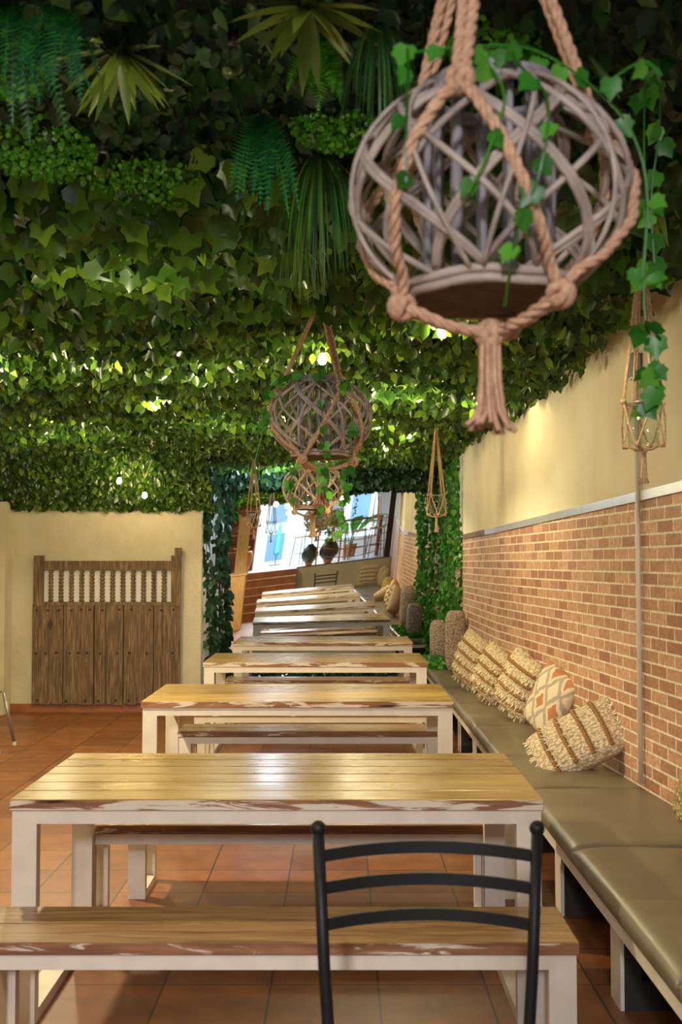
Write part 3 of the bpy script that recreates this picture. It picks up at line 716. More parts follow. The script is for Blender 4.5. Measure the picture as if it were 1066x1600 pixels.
# 5. ivy trailing over the lanterns
def vine(label, paths, n_per_m, size, mat='ivy_bright', group=None, origin=None):
    O = Vector(origin or paths[0][0]); o = thing('ivy_vine', label, 'ivy', O, 0, group); m = MB(); P = []
    for pts in paths:
        V = [Vector(p) for p in pts]; Q = []
        for i in range(len(V)-1):
            p0 = V[max(i-1, 0)]; p1 = V[i]; p2 = V[i+1]; p3 = V[min(i+2, len(V)-1)]
            for k in range(8):
                t_ = k/8; Q.append(0.5*((2*p1)+(p2-p0)*t_+(2*p0-5*p1+4*p2-p3)*t_**2+(3*p1-p0-3*p2+p3)*t_**3))
        Q.append(V[-1]); m.tube([q-O for q in Q], 0.0022, 5)
        D = sum((Q[i+1]-Q[i]).length for i in range(len(Q)-1))
        for i in range(max(2, int(D*n_per_m))):
            k = R.uniform(0, len(Q)-1.01); P.append(lerp(Q[int(k)], Q[int(k)+1], k % 1) + Vector((R.gauss(0, .008), R.gauss(0, .008), 0)))
    m.build('stems', 'ivy_bright', o); P = np.array(P); n = len(P)
    Nn = np.stack([rnd(n, -.6, .6), rnd(n, -1.2, -.4), rnd(n, -.4, .5)], 1); T = np.stack([rnd(n, -.8, .8), rnd(n, -.3, .3), rnd(n, -1.2, -.2)], 1)
    scatter('leaves', P, Nn, T, rnd(n, *size), 'ivy', mat, o, tuple(O)); return o
def sph(c, az, el, k=1.07):
    a, e = math.radians(az), math.radians(el)
    return (c[0]+0.225*k*math.cos(e)*math.cos(a), c[1]+0.225*k*math.cos(e)*math.sin(a), c[2]+0.185*k*math.sin(e))
GV = 'ivy vines trailing over the lanterns'
vine('ivy vine draped over the top and front of the nearest lantern', [
    [(0.10, 1.70, 2.335), (0.20, 1.70, 2.345), (0.30, 1.72, 2.35), (0.40, 1.76, 2.31), (0.475, 1.80, 2.25), (0.505, 1.82, 2.15), (0.50, 1.85, 2.0)],
    [(0.20, 1.66, 2.33), sph(L1, 262, 50), sph(L1, 268, 20), sph(L1, 262, -5), sph(L1, 255, -20)],
    [(0.26, 1.66, 2.33), sph(L1, 278, 50), sph(L1, 284, 20), sph(L1, 280, -12), sph(L1, 274, -38), (0.245, 1.66, 1.93)],
    [(0.10, 1.66, 2.33), (0.10, 1.64, 2.29), sph(L1, 232, 12), sph(L1, 232, -12)],
    [(0.42, 1.76, 2.31), (0.47, 1.72, 2.33), (0.50, 1.72, 2.31)]], 17, (.030, .043), group=GV)
vine('ivy vine hanging down over the middle lantern', [
    [(-0.09, 4.72, 2.37), (-0.085, 4.64, 2.25), (-0.075, 4.62, 2.1), (-0.07, 4.70, 1.98), (-0.075, 4.70, 1.86)],
    [(-0.02, 4.72, 2.36), (0.045, 4.66, 2.20), (0.04, 4.64, 2.08), (0.03, 4.70, 1.95), (0.03, 4.72, 1.82)],
    [(-0.16, 4.75, 2.37), (-0.28, 4.75, 2.32), (-0.33, 4.78, 2.22), (-0.34, 4.80, 2.1), (-0.37, 4.80, 1.98), (-0.36, 4.8, 1.9)]], 24, (.035, .052), group=GV)
vine('ivy vine hanging around the farthest lantern and its ropes', [
    [(-0.21, 8.30, 2.31), (-0.16, 8.24, 2.2), (-0.12, 8.22, 2.06), (-0.14, 8.28, 1.92)],
    [(-0.10, 8.30, 2.30), (0.02, 8.30, 2.18), (0.04, 8.30, 2.05), (0.0, 8.32, 1.9), (-0.04, 8.34, 1.75)],
    [(-0.3, 8.32, 2.3), (-0.38, 8.30, 2.15), (-0.36, 8.3, 2.0)]], 26, (.05, .075), group=GV)
vine('long green vine dangling beside the nearest glass jar', [
    [(0.68, 2.45, 2.66), (0.66, 2.40, 2.45), (0.665, 2.40, 2.3), (0.655, 2.40, 2.12), (0.67, 2.40, 1.98), (0.66, 2.40, 1.88)],
    [(0.71, 2.45, 2.68), (0.70, 2.42, 2.5), (0.68, 2.42, 2.35), (0.685, 2.42, 2.2)]], 26, (.04, .06))

# ------------------------------------------------------------ special plants under the front part of the ceiling
def blades(name, label, cat, c, n, L, wdt, mat, droop, group, up=0.2, seg=5, dirn=(0, -0.3, -0.6), spread=1.0):
    m = MB(); R2 = random.Random(hash(label) % 1000 if False else len(label)*13+n)
    for i in range(n):
        a = 2*PI*i/n*1.0 + R2.uniform(-.3, .3); el = R2.uniform(-.2, .9)*spread
        d = Vector((math.cos(a)*math.cos(el)*spread, math.sin(a)*math.cos(el)*spread, -math.sin(el)*0.8-0.15)).normalized()
        l = L*R2.uniform(.7, 1.15); side = d.cross(Vector((0, 0, 1))); side = side.normalized() if side.length > 1e-4 else Vector((1, 0, 0))
        vs = []; p = Vector((0, 0, 0)); dd = d.copy()
        for k in range(seg+1):
            f = k/seg; w = wdt*max(0.02, math.sin(PI*min(1, f*0.9+0.12)))**0.8*(1-f*0.25) if k < seg else 0.0008
            nrm = side.cross(dd).normalized()
            vs += [p - side*w*0.5, p + nrm*w*0.12, p + side*w*0.5]
            dd = (dd + Vector((0, 0, -droop/seg))).normalized(); p = p + dd*(l/seg)
        fs = []
        for k in range(seg):
            b = k*3; fs += [(b, b+1, b+4, b+3), (b+1, b+2, b+5, b+4)]
        m.add(vs, fs)
    o = m.build(name, mat, smooth=True); o.location = c; return tag(o, label, cat, group)
GS = 'spiky broad-leaved plants in the ceiling'
blades('spiky_plant', 'spiky yellow-green plant at upper left of the ceiling', 'plant', (-0.49, 2.43, 2.68), 30, 0.17, 0.030, 'blade_leaf', 0.25, GS)
blades('spiky_plant', 'spiky plant with broad pointed leaves at the top, left of the lantern ropes', 'plant', (-0.07, 2.24, 2.68), 26, 0.16, 0.034, 'blade_leaf', 0.35, GS)
blades('spiky_plant', 'small yellow-green spiky rosette below the long hanging grass', 'plant', (-0.185, 3.80, 2.66), 16, 0.14, 0.026, 'blade_leaf', 0.5, GS)
blades('spiky_plant', 'small spiky plant behind the vine right of the big lantern', 'plant', (0.93, 3.32, 2.68), 14, 0.2, 0.03, 'blade_leaf', 0.8, GS)
blades('spiky_plant', 'faint spiky plant at the upper right of the ceiling', 'plant', (0.52, 2.45, 2.70), 14, 0.16, 0.028, 'grass_leaf', 0.7, GS)
GG = 'tufts of long hanging grass in the ceiling'
blades('hanging_grass', 'long thin grass tuft hanging in the middle of the ceiling, left of the big lantern', 'grass', (-0.06, 3.05, 2.68), 90, 0.36, 0.006, 'grass_leaf', 3.0, GG, seg=7)
blades('hanging_grass', 'yellowish grass tuft hanging just above the small rosette', 'grass', (-0.13, 3.55, 2.66), 60, 0.26, 0.007, 'blade_leaf', 2.6, GG, seg=6)
blades('hanging_grass', 'dark grass tuft hanging at the top, left of the lantern ropes', 'grass', (0.08, 2.30, 2.68), 70, 0.22, 0.005, 'grass_leaf', 3.0, GG, seg=6)
def fern(label, c, n, L, mat, down, az=None):
    m = MB(); R2 = random.Random(len(label)*7+n)
    for i in range(n):
        a = (2*PI*i/n if az is None else az+R2.uniform(-.9, .9)); el = R2.uniform(.3, 1.1)
        d = Vector((math.cos(a)*math.cos(el), math.sin(a)*math.cos(el), -math.sin(el))).normalized(); l = L*R2.uniform(.75, 1.1)
        side = d.cross(Vector((0, -1, 0.2))).normalized(); p = Vector((0, 0, 0)); dd = d.copy(); K = 22
        pts = []
        for k in range(K+1):
            f = k/K; pts.append(p.copy()); w = 0.032*math.sin(PI*(0.12+0.88*f))**0.7*(1.05-f*.6)+0.002
            nr = side.cross(dd).normalized()
            for sg in (-1, 1):
                q = p + side*sg*w + dd*0.008
                m.add([p-dd*0.0035, p+dd*0.0035, q+nr*0.003], [(0, 1, 2)])
            dd = (dd + Vector((0, 0, -down/K))).normalized(); p = p + dd*(l/K)
        m.tube(pts, 0.0012, 4)
    o = m.build('hanging_fern', mat); o.location = c; return tag(o, label, 'fern', 'ferns hanging from the ceiling')
fern('blue-green fern hanging at the top left corner', (-0.68, 2.26, 2.70), 14, 0.26, 'fern_leaf', 1.4)
fern('fern with long serrated fronds in the middle of the ceiling', (-0.21, 2.85, 2.70), 16, 0.30, 'fern_leaf', 1.6, az=-1.4)
fern('small fern between the corner fern and the spiky plant at top left', (-0.585, 2.26, 2.70), 9, 0.20, 'fern_leaf', 1.6)
fern('small fern under the spiky plant at the top, right of the middle fern', (-0.04, 2.42, 2.70), 7, 0.15, 'box_leaf', 1.5)
def boxmat(label, c, rx, ry, n):
    f = np.sqrt(NR.uniform(0, 1, n)); a = rnd(n, 0, 2*PI)
    P = np.stack([c[0]+rx*f*np.cos(a), c[1]+ry*f*np.sin(a), c[2] - 0.05*(1-f**2) + rnd(n, -.015, .015)], 1)
    Nn = np.stack([rnd(n, -.8, .8), rnd(n, -1.2, -.1), rnd(n, -1, .2)], 1); T = np.stack([rnd(n, -1, 1), rnd(n, -1, 1), rnd(n, -1, .3)], 1)
    o = scatter('boxwood_patch', P, Nn, T, rnd(n, .012, .021), 'round', 'box_leaf', None, c); return tag(o, label, 'boxwood', 'small-leaved boxwood patches in the ceiling')
boxmat('bright patch of tiny round boxwood leaves left of the middle grass', (-0.58, 3.30, 2.67), 0.20, 0.20, 1500)
boxmat('patch of tiny boxwood leaves near the left edge of the ceiling', (-0.84, 3.0, 2.68), 0.17, 0.22, 1100)
boxmat('patch of tiny boxwood leaves left of the big lantern', (0.0, 2.86, 2.68), 0.13, 0.10, 700)
boxmat('patch of tiny boxwood leaves at the left edge under the corner fern', (-0.77, 2.55, 2.69), 0.08, 0.10, 300)
boxmat('dim patch of tiny boxwood leaves above the big lantern', (0.33, 2.42, 2.70), 0.11, 0.09, 400)

# ------------------------------------------------------------ string light bulbs
def make_bulb(lit):
    t = thing('string_bulb', 'x', 'light bulb', (0, 0, 0), 0, 'lit string bulbs among the ceiling leaves' if lit else 'unlit clear string bulbs among the ceiling leaves')
    m = MB(); r = 0.024 if lit else 0.03
    m.lathe([(1e-5, -r), (r*.6, -r*.8), (r, 0), (r*.75, r*.8), (0.012, r*1.5)], n=16).build('glass_globe', 'bulb_glow' if lit else 'thin_glass', t, smooth=True)
    MB().lathe([(0.013, r*1.4), (0.014, r*1.4+.03), (0.006, r*1.4+.04), (0.002, r*1.4+.10)], n=12).build('socket', 'black_metal', t, smooth=True)
    return t
lit = make_bulb(True); dim = make_bulb(False)
LB = [((-1.356, 5.98, 2.61), 'glowing bulb at the left of the ceiling, above the gate side'), ((-0.097, 5.795, 2.60), 'glowing bulb between the ropes of the middle lantern'),
      ((0.47, 5.16, 2.61), 'glowing bulb just under the big lantern, left of its tassel'), ((0.502, 7.22, 2.61), 'glowing bulb right of the middle lantern'),
      ((0.929, 7.45, 2.61), 'glowing bulb half behind the big tassel'), ((0.285, 8.70, 2.61), 'glowing bulb touching the right side of the middle lantern'),
      ((0.569, 9.36, 2.61), 'glowing bulb near the top of the far right jar hanger'), ((-1.929, 10.98, 2.20), 'lowest glowing bulb, in the hedge edge above the gate'),
      ((-2.174, 10.95, 2.34), 'glowing bulb in the hedge edge, just left of the lowest one'), ((-2.253, 8.66, 2.66), 'glowing bulb at the far left edge of the ceiling'),
      ((-1.28, 7.63, 2.63), 'half-hidden glowing bulb in the left middle of the ceiling'), ((0.42, 10.4, 2.61), 'glowing bulb over the right side of the farthest table')]
for i, (p, l) in enumerate(LB):
    o = lit if i == 0 else copy_tree(lit); o.location = p; relabel(o, l)
UB = [((-0.374, 4.667, 2.62), 'unlit bulb left of the middle lantern rope'), ((-0.233, 2.36, 2.62), 'unlit bulb between the two top spiky plants'),
      ((-0.637, 2.94, 2.60), 'unlit bulb above the bright boxwood patch'), ((-1.55, 6.6, 2.61), 'unlit bulb just below the left glowing bulb')]
for i, (p, l) in enumerate(UB):
    o = dim if i == 0 else copy_tree(dim); o.location = p; relabel(o, l)

# ------------------------------------------------------------ old wooden gate against the plaster wall
GY = 11.66
g = thing('wooden_gate', 'weathered studded wooden half gate with turned balusters leaning flat on the plaster wall', 'gate', (-2.43, GY, 0.075))
def gx(px): return -3.197 + (px-50)*(1.542/233) + 2.43
edges = [gx(50), gx(99), gx(147), gx(193), gx(240), gx(282)]
for i in range(5):
    a, b = edges[i]+0.006, edges[i+1]-0.004
    m = MB(); K = 8
    bot = [R.uniform(0, 0.02) for _ in range(K+1)]
    vs = []
    for k in range(K+1):
        x = a+(b-a)*k/K; wv = 0.003*math.sin(k*2.1+i)
        vs += [(x, -0.035+wv, bot[k]), (x, -0.035+wv, 1.045), (x, 0, bot[k]), (x, 0, 1.045)]
    fs = []
    for k in range(K):
        q = 4*k; fs += [(q, q+4, q+5, q+1), (q+1, q+5, q+7, q+3), (q+2, q+3, q+7, q+6), (q, q+2, q+6, q+4)]
    fs += [(0, 1, 3, 2), (4*K, 4*K+2, 4*K+3, 4*K+1)]
    pl = m.add(vs, fs).build('plank', 'oldwood', g); 
    if i == 2: MB().box((a+0.115, -0.040, 0.02), (a+0.120, -0.036, 1.04)).build('crack', 'iron_stud', pl)
    if i == 0:
        d = gx(79); MB().add([(d-.028, -.0405, .83), (d, -.0405, .77), (d+.028, -.0405, .83), (d, -.0405, .90)], [(0, 1, 2, 3)]).build('keyhole', 'iron_stud', pl)
for row_z, pxs in ((0.985, (57, 75, 92, 111, 127, 140, 160, 186, 205, 234, 252, 271)), (0.54, (57, 72, 89, 109, 123, 137, 157, 184, 203, 230, 270)), (0.05, (60, 105, 134, 155, 182, 202))):
    for px in pxs:
        MB().ball((gx(px), -0.040, row_z+R.uniform(-.005, .005)), 0.012, 10).build('stud', 'iron_stud', g, smooth=True)
MB().box((gx(52), -0.045, 1.02), (gx(67), 0.0, 1.545)).build('gate_post', 'oldwood', g)
MB().box((gx(267), -0.045, 1.02), (gx(282), 0.0, 1.545)).box((gx(272.5), -0.05, 1.545), (gx(283), 0.0, 1.625)).build('gate_post', 'oldwood', g)
MB().box((gx(67), -0.04, 1.395), (gx(267), -0.005, 1.49)).build('top_rail', 'oldwood', g)
MB().box((gx(67), -0.04, 1.03), (gx(267), -0.005, 1.065)).build('middle_rail', 'oldwood', g)
m = MB(); prof = []
for k in range(9):
    z0 = k/9; prof += [(0.015, z0*0.33), (0.027, z0*0.33+0.010), (0.027, z0*0.33+0.024), (0.015, z0*0.33+0.033)]
bal = None
for k in range(12):
    x = gx(78.5 + k*16.1)
    if bal is None: bal = MB().lathe(prof, n=12).build('baluster', 'oldwood', g, smooth=True); o = bal
    else: o = bal.copy(); C.objects.link(o)
    o.location = (x, -0.024, 1.065)
MB().box((gx(67), -0.002, 1.065), (gx(267), 0.002, 1.395)).build('back_panel', 'white_panel', g)

# ------------------------------------------------------------ white pipe and socket box on the brick wall
px_, py_ = wall_x(5.355)-0.018, 5.355
pp = thing('wall_pipe', 'thin white conduit running down the brick wall to a grey box', 'pipe', (px_, py_, 0.5))
MB().tube([(0, 0, 0.0), (0, 0, 1.93)], 0.012, 12).build('tube', 'white_pipe', pp, smooth=True)
MB().box((-0.03, -0.04, 1.93), (0.014, 0.04, 2.05)).build('junction_box', 'grey_metal', pp, bevel=0.004)

# ------------------------------------------------------------ pillows
rc = 0.0
def pill_pt(u, v, w, h, t, sg):
    """superelliptic pillow surface, u,v in -1..1"""
    pinch = 1 - 0.10*(u*u + v*v) + 0.13*(u*v)**2 - rc*(u*v)**4
    k = max(0.0, (1-abs(u)**2.6))*max(0.0, (1-abs(v)**2.6))
    return Vector((u*w/2*pinch*1.04, -sg*t/2*k**0.42, v*h/2*pinch*1.04))
def pillow_body(w, h, t, N=18, two=True):
    m = MB(); vs = []; g1 = [math.sin(PI/2*(-1+2*i/N)) for i in range(N+1)]
    for sg in (1, -1):
        for v in g1:
            for u in g1: vs.append(pill_pt(u, v, w, h, t, sg))
    K = (N+1)**2; W1 = N+1
    for j in range(N):
        for i in range(N):
            a = j*W1+i
            m.f.append((a, a+1, a+W1+1, a+W1)); m.m.append(0)
            m.f.append((K+a+W1, K+a+W1+1, K+a+1, K+a)); m.m.append(1 if two else 0)
    m.v = [tuple(v) for v in vs]; return m
def make_pillow(kind, w, h, t, label, loc, rot, group, stripes=4, fr=True):
    o = thing('throw_pillow', label, 'pillow', loc, 0, group); o.rotation_euler = rot
    global rc; rc = 0.20 if kind in ('grey', 'yellow') else 0.03
    front = {'striped': 'knit_cream', 'ikat': 'ikat_cloth', 'grey': 'knit_grey', 'yellow': 'knit_yellow'}[kind]
    pillow_body(w, h, t).build('cover', [front, 'linen_back' if kind in ('striped', 'ikat') else front], o, smooth=True)
    if kind == 'striped':
        for s in range(stripes):
            v = -0.62 + 1.2*s/(stripes-1)
            m = MB(); pts = [pill_pt(u, v, w, h, t, 1) + Vector((0, -0.004, 0)) for u in [-.9+1.8*i/40 for i in range(41)]]
            m.tube(pts, [0.0095 + 0.004*(i % 2) for i in range(41)], 6); m.build('braided_trim', 'braid', o, smooth=True)
        if fr:
            m = MB()
            for k in range(170):
                s = R.randrange(stripes-1) if R.random() < .7 else -2
                v = (-0.62+1.2*(s+R.uniform(.12, .55))/(stripes-1)) if s >= 0 else R.choice((0.90, 0.97, -0.98))
                u = R.uniform(-.92, .92); p = pill_pt(u, v, w, h, t, 1); L_ = R.uniform(.015, .035)
                d = Vector((R.uniform(-.5, .5), -0.55 if abs(v) < .9 else R.uniform(-.4, .1), (-1 if v < .9 else R.choice((1, .4))))).normalized()
                sd = Vector((R.uniform(.003, .006), 0, 0)); q = p + Vector((0, -.002, 0)); e = q + d*L_
                m.add([q-sd, q+sd, e+sd*.6, e-sd*.6], [(0, 1, 2, 3)])
            tag(m.build('fringe', 'cotton', o), kind='stuff')
    return o
def faceto(az, tilt, roll):
    """pillow front (-y) turned to azimuth az (deg, where it faces), leaned back by tilt, rolled in its own plane"""
    return (Matrix.Rotation(math.radians(az+90), 3, 'Z') @ Matrix.Rotation(math.radians(-tilt), 3, 'X') @ Matrix.Rotation(math.radians(roll), 3, 'Y')).to_euler()
def axes(nv, vv):
    n_ = Vector(nv).normalized(); v_ = Vector(vv); v_ = (v_ - n_*v_.dot(n_)).normalized(); u_ = (-n_).cross(v_)
    return Matrix((u_, -n_, v_)).transposed().to_euler()
GP = 'throw pillows along the brick wall'
make_pillow('striped', .36, .52, .17, 'fringed pillow with brown braids lying flat beside the white pipe', (1.225, 5.82, .625), axes((-.46, -.60, .66), (.86, .0, .30)), GP)
make_pillow('ikat', .36, .42, .14, 'pillow with brown and beige diamond pattern, leaning on the brick wall', (1.255, 6.74, .715), axes((-.86, -.45, .22), (.30, -.30, .9)), GP)
make_pillow('striped', .38, .42, .19, 'fringed braid-striped pillow right behind the diamond-patterned one', (1.195, 7.48, .735), axes((-.84, -.48, .22), (.25, -.25, .9)), GP)
make_pillow('striped', .34, .40, .18, 'braid-striped pillow between two other striped ones, second beyond the diamond pattern', (1.125, 8.33, .73), axes((-.86, -.45, .22), (.25, -.28, .9)), GP)
make_pillow('striped', .40, .44, .18, 'fringed striped pillow in front of the tall grey bobbly cushion', (1.075, 9.2, .75), axes((-.86, -.45, .16), (.22, -.28, .9)), GP)
make_pillow('grey', .22, .62, .20, 'tall upright grey bobbly cushion at the far end of the wall', (1.095, 10.72, .80), faceto(262, 3, 0), GP)
make_pillow('grey', .22, .46, .16, 'second grey bobbly cushion half hidden behind the green ivy column', (1.05, 12.0, .72), faceto(262, 3, 0), GP)
make_pillow('yellow', .36, .34, .24, 'yellowish knitted pouf cushion cut off by the right edge', (1.40, 4.20, .66), faceto(200, 10, 20), GP)
# more pillows at the other end of the bench, seen only in the mirror
make_pillow('striped', .44, .46, .17, 'striped pillow at the stair end of the wall bench, leaning on the low wall', (1.25, 0.55, .72), faceto(110, 14, 0), GP)
make_pillow('yellow', .40, .44, .18, 'knitted pillow in the corner of the stair end of the wall bench', (1.55, 1.1, .71), faceto(160, 16, 20), GP)
make_pillow('yellow', .38, .42, .16, 'knitted pillow third from the low wall, at the stair end of the wall bench', (1.50, 2.0, .70), faceto(170, 18, 25), GP)

# ------------------------------------------------------------ black ladder-back chair in front of the nearest bench
ch = thing('metal_chair', 'black metal ladder-back chair in front of the nearest bench', 'chair', (0.19, 2.47, 0))
def post(sx):
    return [Vector((sx*0.205, 0.0, 0.0)), Vector((sx*0.212, 0.0, 0.46)), Vector((sx*0.226, 0.005, 0.66)), Vector((sx*0.240, 0.015, 0.955))]
for sx in (-1, 1):
    P = post(sx); m = MB(); m.tube(P, 0.0135, 10); m.ball((P[-1].x, P[-1].y, .965), 0.0175, 12); m.build('back_post', 'black_metal', ch, smooth=True)
    MB().tube([(sx*0.215, -0.40, 0.455), (sx*0.21, -0.42, 0)], 0.0125, 10).build('front_leg', 'black_metal', ch, smooth=True)
    MB().tube([(sx*0.208, 0, 0.2), (sx*0.211, -0.41, 0.2)], 0.008, 8).build('stretcher', 'black_metal', ch, smooth=True)
for z in (0.905, 0.835, 0.757):
    hw = 0.214 + (z-0.46)*0.052; m = MB(); vs = []; K = 16
    for k in range(K+1):
        u = -1+2*k/K; x = u*hw; y = 0.045*(1-u*u)*-1*-1; dz = 0.010*(1-u*u)
        for (dy, dd) in ((-0.003, -.013), (0.003, -.013), (0.003, .013), (-0.003, .013)): vs.append((x, y+dy+0.01, z+dz+dd))
    fs = []
    for k in range(K):
        a = 4*k
        for e in range(4): fs.append((a+e, a+(e+1) % 4, a+4+(e+1) % 4, a+4+e))
    fs += [(3, 2, 1, 0), (4*K, 4*K+1, 4*K+2, 4*K+3)]
    m.add(vs, fs).build('back_slat', 'black_metal', ch)
MB().box((-0.21, -0.41, 0.445), (0.21, 0.0, 0.475)).build('seat', 'honeywood', ch, bevel=0.01)
# leg of a grey chair at the far left edge
cl = thing('metal_chair', 'grey metal chair of which only one leg tip shows at the left edge', 'chair', (-2.985, 9.36, 0), PI/2)
for sx, sy in ((-1, -1), (1, -1), (-1, 1), (1, 1)):
    l = MB().tube([(sx*0.14, sy*0.14, 0.45), (sx*0.223, sy*0.212, 0.02)], 0.014, 10).build('leg', 'grey_metal', cl, smooth=True)
    MB().lathe([(0.016, 0), (0.017, 0.03)], (sx*0.223, sy*0.212, 0), 10).build('foot_cap', 'white_pipe', l)
MB().box((-0.14, -0.13, 0.45), (0.14, 0.16, 0.47)).build('seat', 'grey_metal', cl, bevel=0.008)
MB().tube([(-0.13, 0.15, 0.46), (-0.14, 0.19, 0.85), (0.14, 0.19, 0.85), (0.13, 0.15, 0.46)], 0.012, 10).build('backrest', 'grey_metal', cl, smooth=True)

# ------------------------------------------------------------ what lies behind the viewer and shows in the mirror
PZ = 1.05
struct('floor_platform', MB().box((-0.45, -6.2, 0), (2.2, -0.38, PZ)).box((-3.8, -6.2, 0), (-0.45, -0.38, PZ)), 'platform_floor')
struct('wall_low', MB().box((-0.42, -0.38, 0), (1.80, -0.35, PZ-0.005)), 'plaster')
struct('trim_4', MB().box((-0.45, -0.42, PZ), (1.80, -0.33, PZ+0.02)), 'brown_trim')
m = MB()
for k in range(6):
    m.box((-2.6, -0.38, k*PZ/6), (-0.45, -0.38+0.27*(6-k)-0.27*0.02, (k+1)*PZ/6-0.001))
st = thing('staircase', 'terracotta-tiled steps leading up to the raised floor behind the viewer', 'stairs', (0, 0, 0)); m.build('steps', 'terracotta', st)
m = MB()
for k in range(1, 6): m.box((-2.6, -0.38+0.27*(7-k)-0.05, k*PZ/6), (-0.448, -0.38+0.27*(7-k)+0.014, k*PZ/6+0.028))
m.build('step_nosings', 'nosing', st)
# rear wall with glazed openings
m = MB(); yr0, yr1 = -6.2, -6.05
m.box((-3.8, yr0, PZ), (-2.35, yr1, 3.05)); m.box((0.35, yr0, PZ), (0.75, yr1, 3.05)); m.box((1.75, yr0, PZ), (2.3, yr1, 3.05))
m.box((-2.35, yr0, 2.95), (0.35, yr1, 3.05)); m.box((0.75, yr0, 2.9), (1.75, yr1, 3.05)); m.box((0.75, yr0, PZ), (1.75, yr1, PZ+0.5))
struct('wall_rear', m, 'white_wall')
m = MB()
for x in (-2.35, -0.1, 0.30): m.box((x, -6.15, PZ), (x+0.05, -6.10, 2.95))
struct('window_1', m, 'white_wall')
bl = thing('building', 'bright white building with blue-grey windows outside, seen in the mirror', 'building', (-1.0, -9.5, 0))
MB().box((-6, -0.5, 0), (7, 0, 8)).build('wall', 'facade_white', bl)
for (x, z, w_, h_) in ((-1.2, 2.35, .5, 1.0), (-0.2, 2.3, .55, 1.4), (-0.2, 1.1, .55, .85), (1.2, 2.0, .6, 1.2), (2.4, 2.0, .6, 1.2), (-2.6, 1.9, .6, 1.3)):
    MB().box((x-w_/2, 0.001, z), (x+w_/2, 0.03, z+h_)).build('window', 'facade_pane', bl)
struct('ground', MB().box((-8, -9.5, PZ-0.15), (8, -6.2, PZ-0.02)), 'white_wall')
# folded teal parasol on the raised floor
pr = thing('folded_parasol', 'closed teal parasol standing on the raised floor, seen in the mirror', 'parasol', (-1.05, -5.0, PZ))
m = MB(); m.lathe([(0.02, 0.25), (0.10, 0.35), (0.07, 0.9), (0.012, 1.25)], n=10).build('canopy', 'teal_cloth', pr); MB().lathe([(0.018, 0.02), (0.018, 1.35)], n=10).lathe([(0.16, 0), (0.16, 0.03)], n=18).build('pole', 'grey_metal', pr)
# shelf cabinet with bowls
sc = thing('shelf_cabinet', 'tall reddish wooden open shelf cabinet on the raised floor', 'cabinet', (-1.95, -2.7, PZ))
m = MB(); m.box((-.36, -.2, 0), (-.32, .2, 1.75)).box((.32, -.2, 0), (.36, .2, 1.75)).box((-.32, -.2, 0), (.32, -.17, 1.75)); m.build('frame', 'redwood', sc)
for z in (0.02, 0.5, 0.95, 1.35, 1.71): MB().box((-.32, -.17, z), (.32, .2, z+0.04)).build('shelf', 'redwood', sc)
for k, (x, z) in enumerate(((-.15, .54), (.14, .54), (-.1, .99), (.16, 1.39), (-.16, 1.39))):
    o = MB().lathe([(0.04, 0), (0.10, 0.07), (0.11, 0.10), (0.095, 0.10), (0.035, 0.012)], n=18).build('bowl', 'cream_paint' if k % 2 else 'orange_clay', smooth=True)
    o.location = (-1.95+x, -2.65, PZ+z+.0); tag(o, ['orange clay bowl at the left of the lowest open shelf', 'cream bowl at the right of the lowest open shelf', 'orange clay bowl alone on the middle shelf', 'cream bowl on the upper shelf, right side', 'orange clay bowl on the upper shelf, left side'][k], 'bowl', 'bowls on the shelf cabinet')
jr = MB().lathe([(0.09, 0), (0.13, 0.15), (0.17, 0.38), (0.15, 0.5), (0.12, 0.53), (0.11, 0.50)], n=24).build('clay_jar', 'orange_clay', smooth=True); jr.location = (-1.72, -0.75, PZ); tag(jr, 'tall orange clay jar at the top of the steps', 'jar')
bd = MB().box((-0.12, -0.02, 0), (0.12, 0.02, 2.35)).build('wooden_board', 'honeywood'); bd.location = (-1.66, 2.85, 0); bd.rotation_euler = (math.radians(-3), 0, 0); tag(bd, 'tall honey-coloured plank standing behind the pale chest', 'board')
ck = thing('wooden_chest', 'pale yellow wooden chest left of the stairs', 'chest', (-1.78, 3.3, 0)); MB().box((-.27, -.25, 0), (.27, .25, 1.12)).build('body', 'honeywood', ck, bevel=0.01); MB().box((-.29, -.27, 1.121), (.29, .27, 1.16)).build('lid', 'honeywood', ck)
# rope railing
rr_ = thing('rope_railing', 'railing of sagging orange ropes along the edge of the raised floor', 'railing', (0.0, -0.45, PZ))
MB().tube([(0.55, 0, 0.021), (0.55, 0, 0.95)], 0.02, 10).build('railing_post', 'honeywood', rr_); MB().tube([(0.0, 0, 0.021), (0.0, 0, 0.95)], 0.02, 10).build('railing_post', 'honeywood', rr_)
for k in range(5):
    z = 0.18+0.18*k; m = MB(); m.tube([(0.0+(1.66)*i/20, 0.0, z+0.08-0.16*(1-(2*i/20-1)**2)*(0.9-0.1*k)) for i in range(21)], 0.011, 8); m.build('rope', 'jute_pale' if False else 'orange_clay', rr_, smooth=True)
pl_ = MB().box((-0.07, -0.07, 0), (0.07, 0.07, 1.95)).build('timber_post', 'darkwood'); pl_.location = (1.71, -0.5, PZ); tag(pl_, 'dark brown timber post at the wall end of the rope railing', 'post')
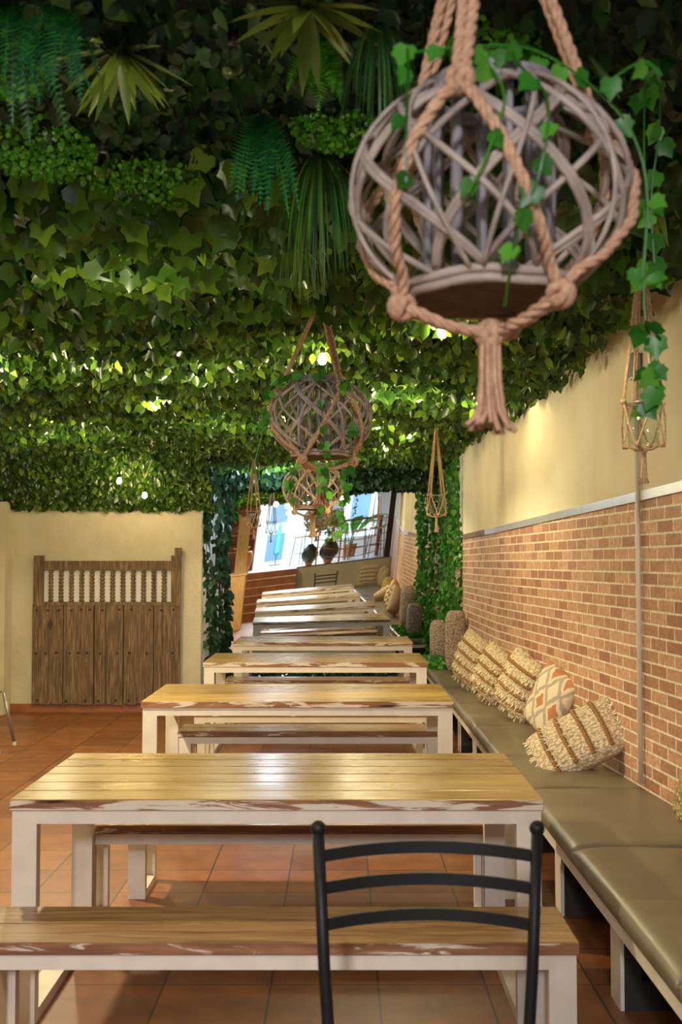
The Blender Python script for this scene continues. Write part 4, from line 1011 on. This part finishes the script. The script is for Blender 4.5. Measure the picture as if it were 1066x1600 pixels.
for x, y, s, l in ((-0.16, -0.85, 1.0, 'dark green bulbous pot behind the left end of the rope railing'), (0.30, -0.80, 1.15, 'larger dark green pot with an orange foot behind the rope railing')):
    o = thing('glazed_pot', l, 'pot', (x, y, PZ), 0, 'dark glazed pots on the raised floor')
    MB().lathe([(0.11*s, 0.09*s), (0.20*s, 0.20*s), (0.21*s, 0.30*s), (0.15*s, 0.43*s), (0.07*s, 0.50*s), (0.08*s, 0.53*s)], n=24).build('body', 'pot_glaze', o, smooth=True)
    MB().lathe([(0.07*s, 0), (0.11*s, 0.09*s)], n=24).build('foot', 'orange_clay', o)
# bar table and stools
bt_ = thing('bar_table', 'long reddish bar table on the raised floor', 'table', (1.0, -2.4, PZ)); MB().box((-.65, -.3, .98), (.65, .3, 1.03)).build('tabletop', 'redwood', bt_)
for sx in (-1, 1):
    for sy in (-1, 1): MB().box((sx*.6-.03, sy*.25-.03, 0), (sx*.6+.03, sy*.25+.03, .979)).build('leg', 'redwood', bt_)
def make_stool():
    t = thing('bar_stool', 'x', 'stool', (0, 0, 0), 0, 'black metal bar stools on the raised floor')
    for sx in (-1, 1):
        for sy in (-1, 1): MB().tube([(sx*.15, sy*.15, .70), (sx*.20, sy*.20, 0)], .011, 8).build('leg', 'black_metal', t, smooth=True)
    MB().box((-.17, -.17, .70), (.17, .17, .75)).build('seat', 'cotton', t, bevel=.015)
    MB().tube([(.19*math.cos(PI/4+PI/2*k), .19*math.sin(PI/4+PI/2*k)*1.0, .3) for k in range(4)], .008, 6, closed=True).build('foot_ring', 'black_metal', t)
    m = MB(); m.tube([(-.16, -.16, .72), (-.17, -.19, 1.05), (.17, -.19, 1.05), (.16, -.16, .72)], .010, 8); m.tube([(-.165, -.175, .9), (.165, -.175, .9)], .008, 6); m.build('backrest', 'black_metal', t, smooth=True)
    return t
st0 = make_stool()
for k, (x, y, rz, l) in enumerate(((-0.35, -2.2, 2.2, 'black bar stool alone, beside the bright doorway'), (0.55, -1.8, 3.1, 'bar stool at the left of the bar table'), (1.05, -1.75, 3.3, 'bar stool in the middle of the bar table'), (1.5, -1.8, 3.0, 'bar stool at the wall end of the bar table'))):
    o = st0 if k == 0 else copy_tree(st0); o.location = (x, y, PZ); o.rotation_euler = (0, 0, rz); relabel(o, l)
bp = thing('banana_plant', 'tall potted plant with broad bright green leaves behind the bar table', 'plant', (0.95, -3.9, PZ))
MB().lathe([(0.15, 0), (0.2, 0.35), (0.17, 0.35)], n=20).build('planter', 'orange_clay', bp)
m = MB()
for k in range(9):
    a = 2*PI*k/9; d = Vector((math.cos(a)*.45, math.sin(a)*.45, 1)).normalized(); sd = d.cross(Vector((math.cos(a), math.sin(a), -.4))).normalized(); p = Vector((0, 0, .3)); vs = []
    for i in range(8):
        f = i/7; w = 0.13*math.sin(PI*max(0, (f-.3)/.7))+.012 if f > .3 else .012
        vs += [p-sd*w, p+sd*w]; d = (d+Vector((math.cos(a)*.10, math.sin(a)*.10, -.09*i/3))).normalized(); p = p+d*.19
    m.add(vs, [(2*i, 2*i+1, 2*i+3, 2*i+2) for i in range(7)])
m.build('leaves', 'banana_leaf', bp, smooth=True)
